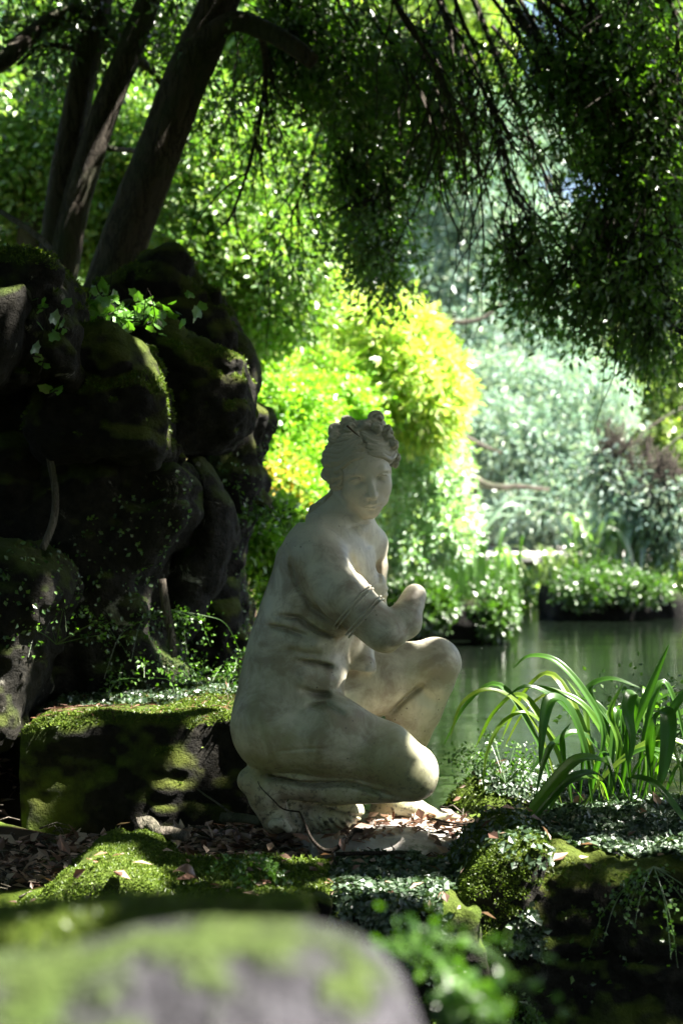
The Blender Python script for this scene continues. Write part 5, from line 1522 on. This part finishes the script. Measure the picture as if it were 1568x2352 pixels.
# ---- hanging roots, sticks, fallen leaves
def stick(name, label, cat, pts, rads, mat, sides=7, branches=()):
    r = empty(name, at(*pts[0]).tolist(), label, cat)
    wtube('stem', [at(*p) for p in pts], rads, mat, r, sides, .08, 3)
    for b, rr_ in branches:
        wtube('side_twig', [at(*p) for p in b], rr_, mat, r, 5, .05, 4)
    return r
stick('hanging_root', 'bare grey root hanging down the dark rock hollow under the topmost boulder', 'root', [(90, 885, 4.75), (100, 980, 4.75), (118, 1070, 4.75), (128, 1140, 4.75), (122, 1200, 4.75), (98, 1262, 4.72)], [.009, .011, .012, .012, .013, .012], M_palebark)
stick('hanging_root', 'thin pale mossy root standing in the hollow beside the rock rib', 'root', [(372, 1330, 5.15), (380, 1390, 5.15), (392, 1450, 5.15), (400, 1510, 5.15)], [.014, .016, .014, .012], M_palebark)
stick('broken_branch', 'short stub of pale driftwood lying on the bright mossy boulder', 'branch', [(318, 1898, 3.72), (345, 1893, 3.72), (365, 1912, 3.68), (400, 1915, 3.66), (430, 1922, 3.62)], [.020, .019, .016, .016, .013], M_palebark, 9)
stick('curved_twig', 'dark curved twig resting against the front of the plinth', 'twig', [(832, 1908, 3.66), (812, 1908, 3.65), (795, 1930, 3.62), (765, 1952, 3.6), (740, 1950, 3.6), (715, 1925, 3.62), (700, 1890, 3.65), (688, 1865, 3.68)], [.006, .0065, .006, .006, .005, .004, .003, .002], M_twig, 7,
      [([(688, 1865, 3.68), (650, 1858, 3.7), (625, 1835, 3.72), (600, 1810, 3.74), (592, 1795, 3.75)], [.0025, .002, .0015, .001]), ([(762, 1952, 3.6), (768, 1975, 3.55), (775, 1990, 3.53)], [.004, .003, .002])])
stick('thin_twig', 'thin twig sticking up from the litter behind the kneeling foot', 'twig', [(446, 1806, 4.25), (470, 1825, 4.2), (500, 1845, 4.15), (530, 1868, 4.1)], [.002, .003, .003, .004], M_palebark)
stick('straight_twig', 'straight dark twig lying along the front edge of the plinth', 'twig', [(770, 1962, 3.58), (850, 1960, 3.58), (935, 1958, 3.58)], [.005, .005, .004], M_twig)
stick('pale_stick', 'pale round stick half hidden in litter behind the kneeling foot', 'stick', [(510, 1878, 4.1), (560, 1880, 4.05), (600, 1888, 4.0)], [.014, .013, .012], M_palebark)
stick('crossing_twig', 'long thin twigs lying over the far toes', 'twig', [(990, 1880, 3.95), (1050, 1892, 3.9), (1110, 1890, 3.9)], [.003, .003, .002], M_twig, 5, [([(1000, 1892, 3.9), (1060, 1898, 3.88)], [.002, .002])])
wtube('caught_twig', [at(797, 978, 3.9), at(812, 992, 3.88), at(826, 1003, 3.87)], [.003, .002, .0008], M_needle, statue, 5)

M_dead = foliage_mat('curled_dead_leaf', [(0.13, 0.065, 0.045), (0.22, 0.13, 0.10)], .25, .08, .4, tcol=(1, .7, .5))
def dead_leaf(label, p, w, pts, mat=None):
    r = tag(link('fallen_leaf', strap(smooth_path([at(*q) for q in pts], 4), w, 'fallen_leaf', 5, .05, .6), mat or M_dead), label, 'leaf')
    return r
dead_leaf('curled brown leaf caught on the dark ledge rock face', 0, .034, [(398, 2003, 3.14), (420, 1998, 3.12), (440, 2008, 3.12), (455, 2022, 3.13)])
dead_leaf('pale brown leaf lying flat in the litter, left of the plinth', 0, .026, [(672, 1915, 3.72), (690, 1925, 3.7), (712, 1936, 3.68)])
dead_leaf('upright tan leaf standing against the plinth beside the curved twig', 0, .016, [(790, 1955, 3.6), (786, 1940, 3.6), (782, 1925, 3.61)])
dead_leaf('long brown leaf lying on the mossy hump below the strap leaves', 0, .022, [(1180, 1885, 3.62), (1215, 1868, 3.64), (1262, 1862, 3.66)])
dead_leaf('curled reddish leaf at the tip of the plinth', 0, .022, [(1110, 1880, 3.75), (1120, 1868, 3.75), (1135, 1862, 3.76)])
dead_leaf('brown leaf folded on top of the flat mossy block near the statue back', 0, .03, [(500, 1608, 4.9), (525, 1602, 4.9), (545, 1606, 4.88)])
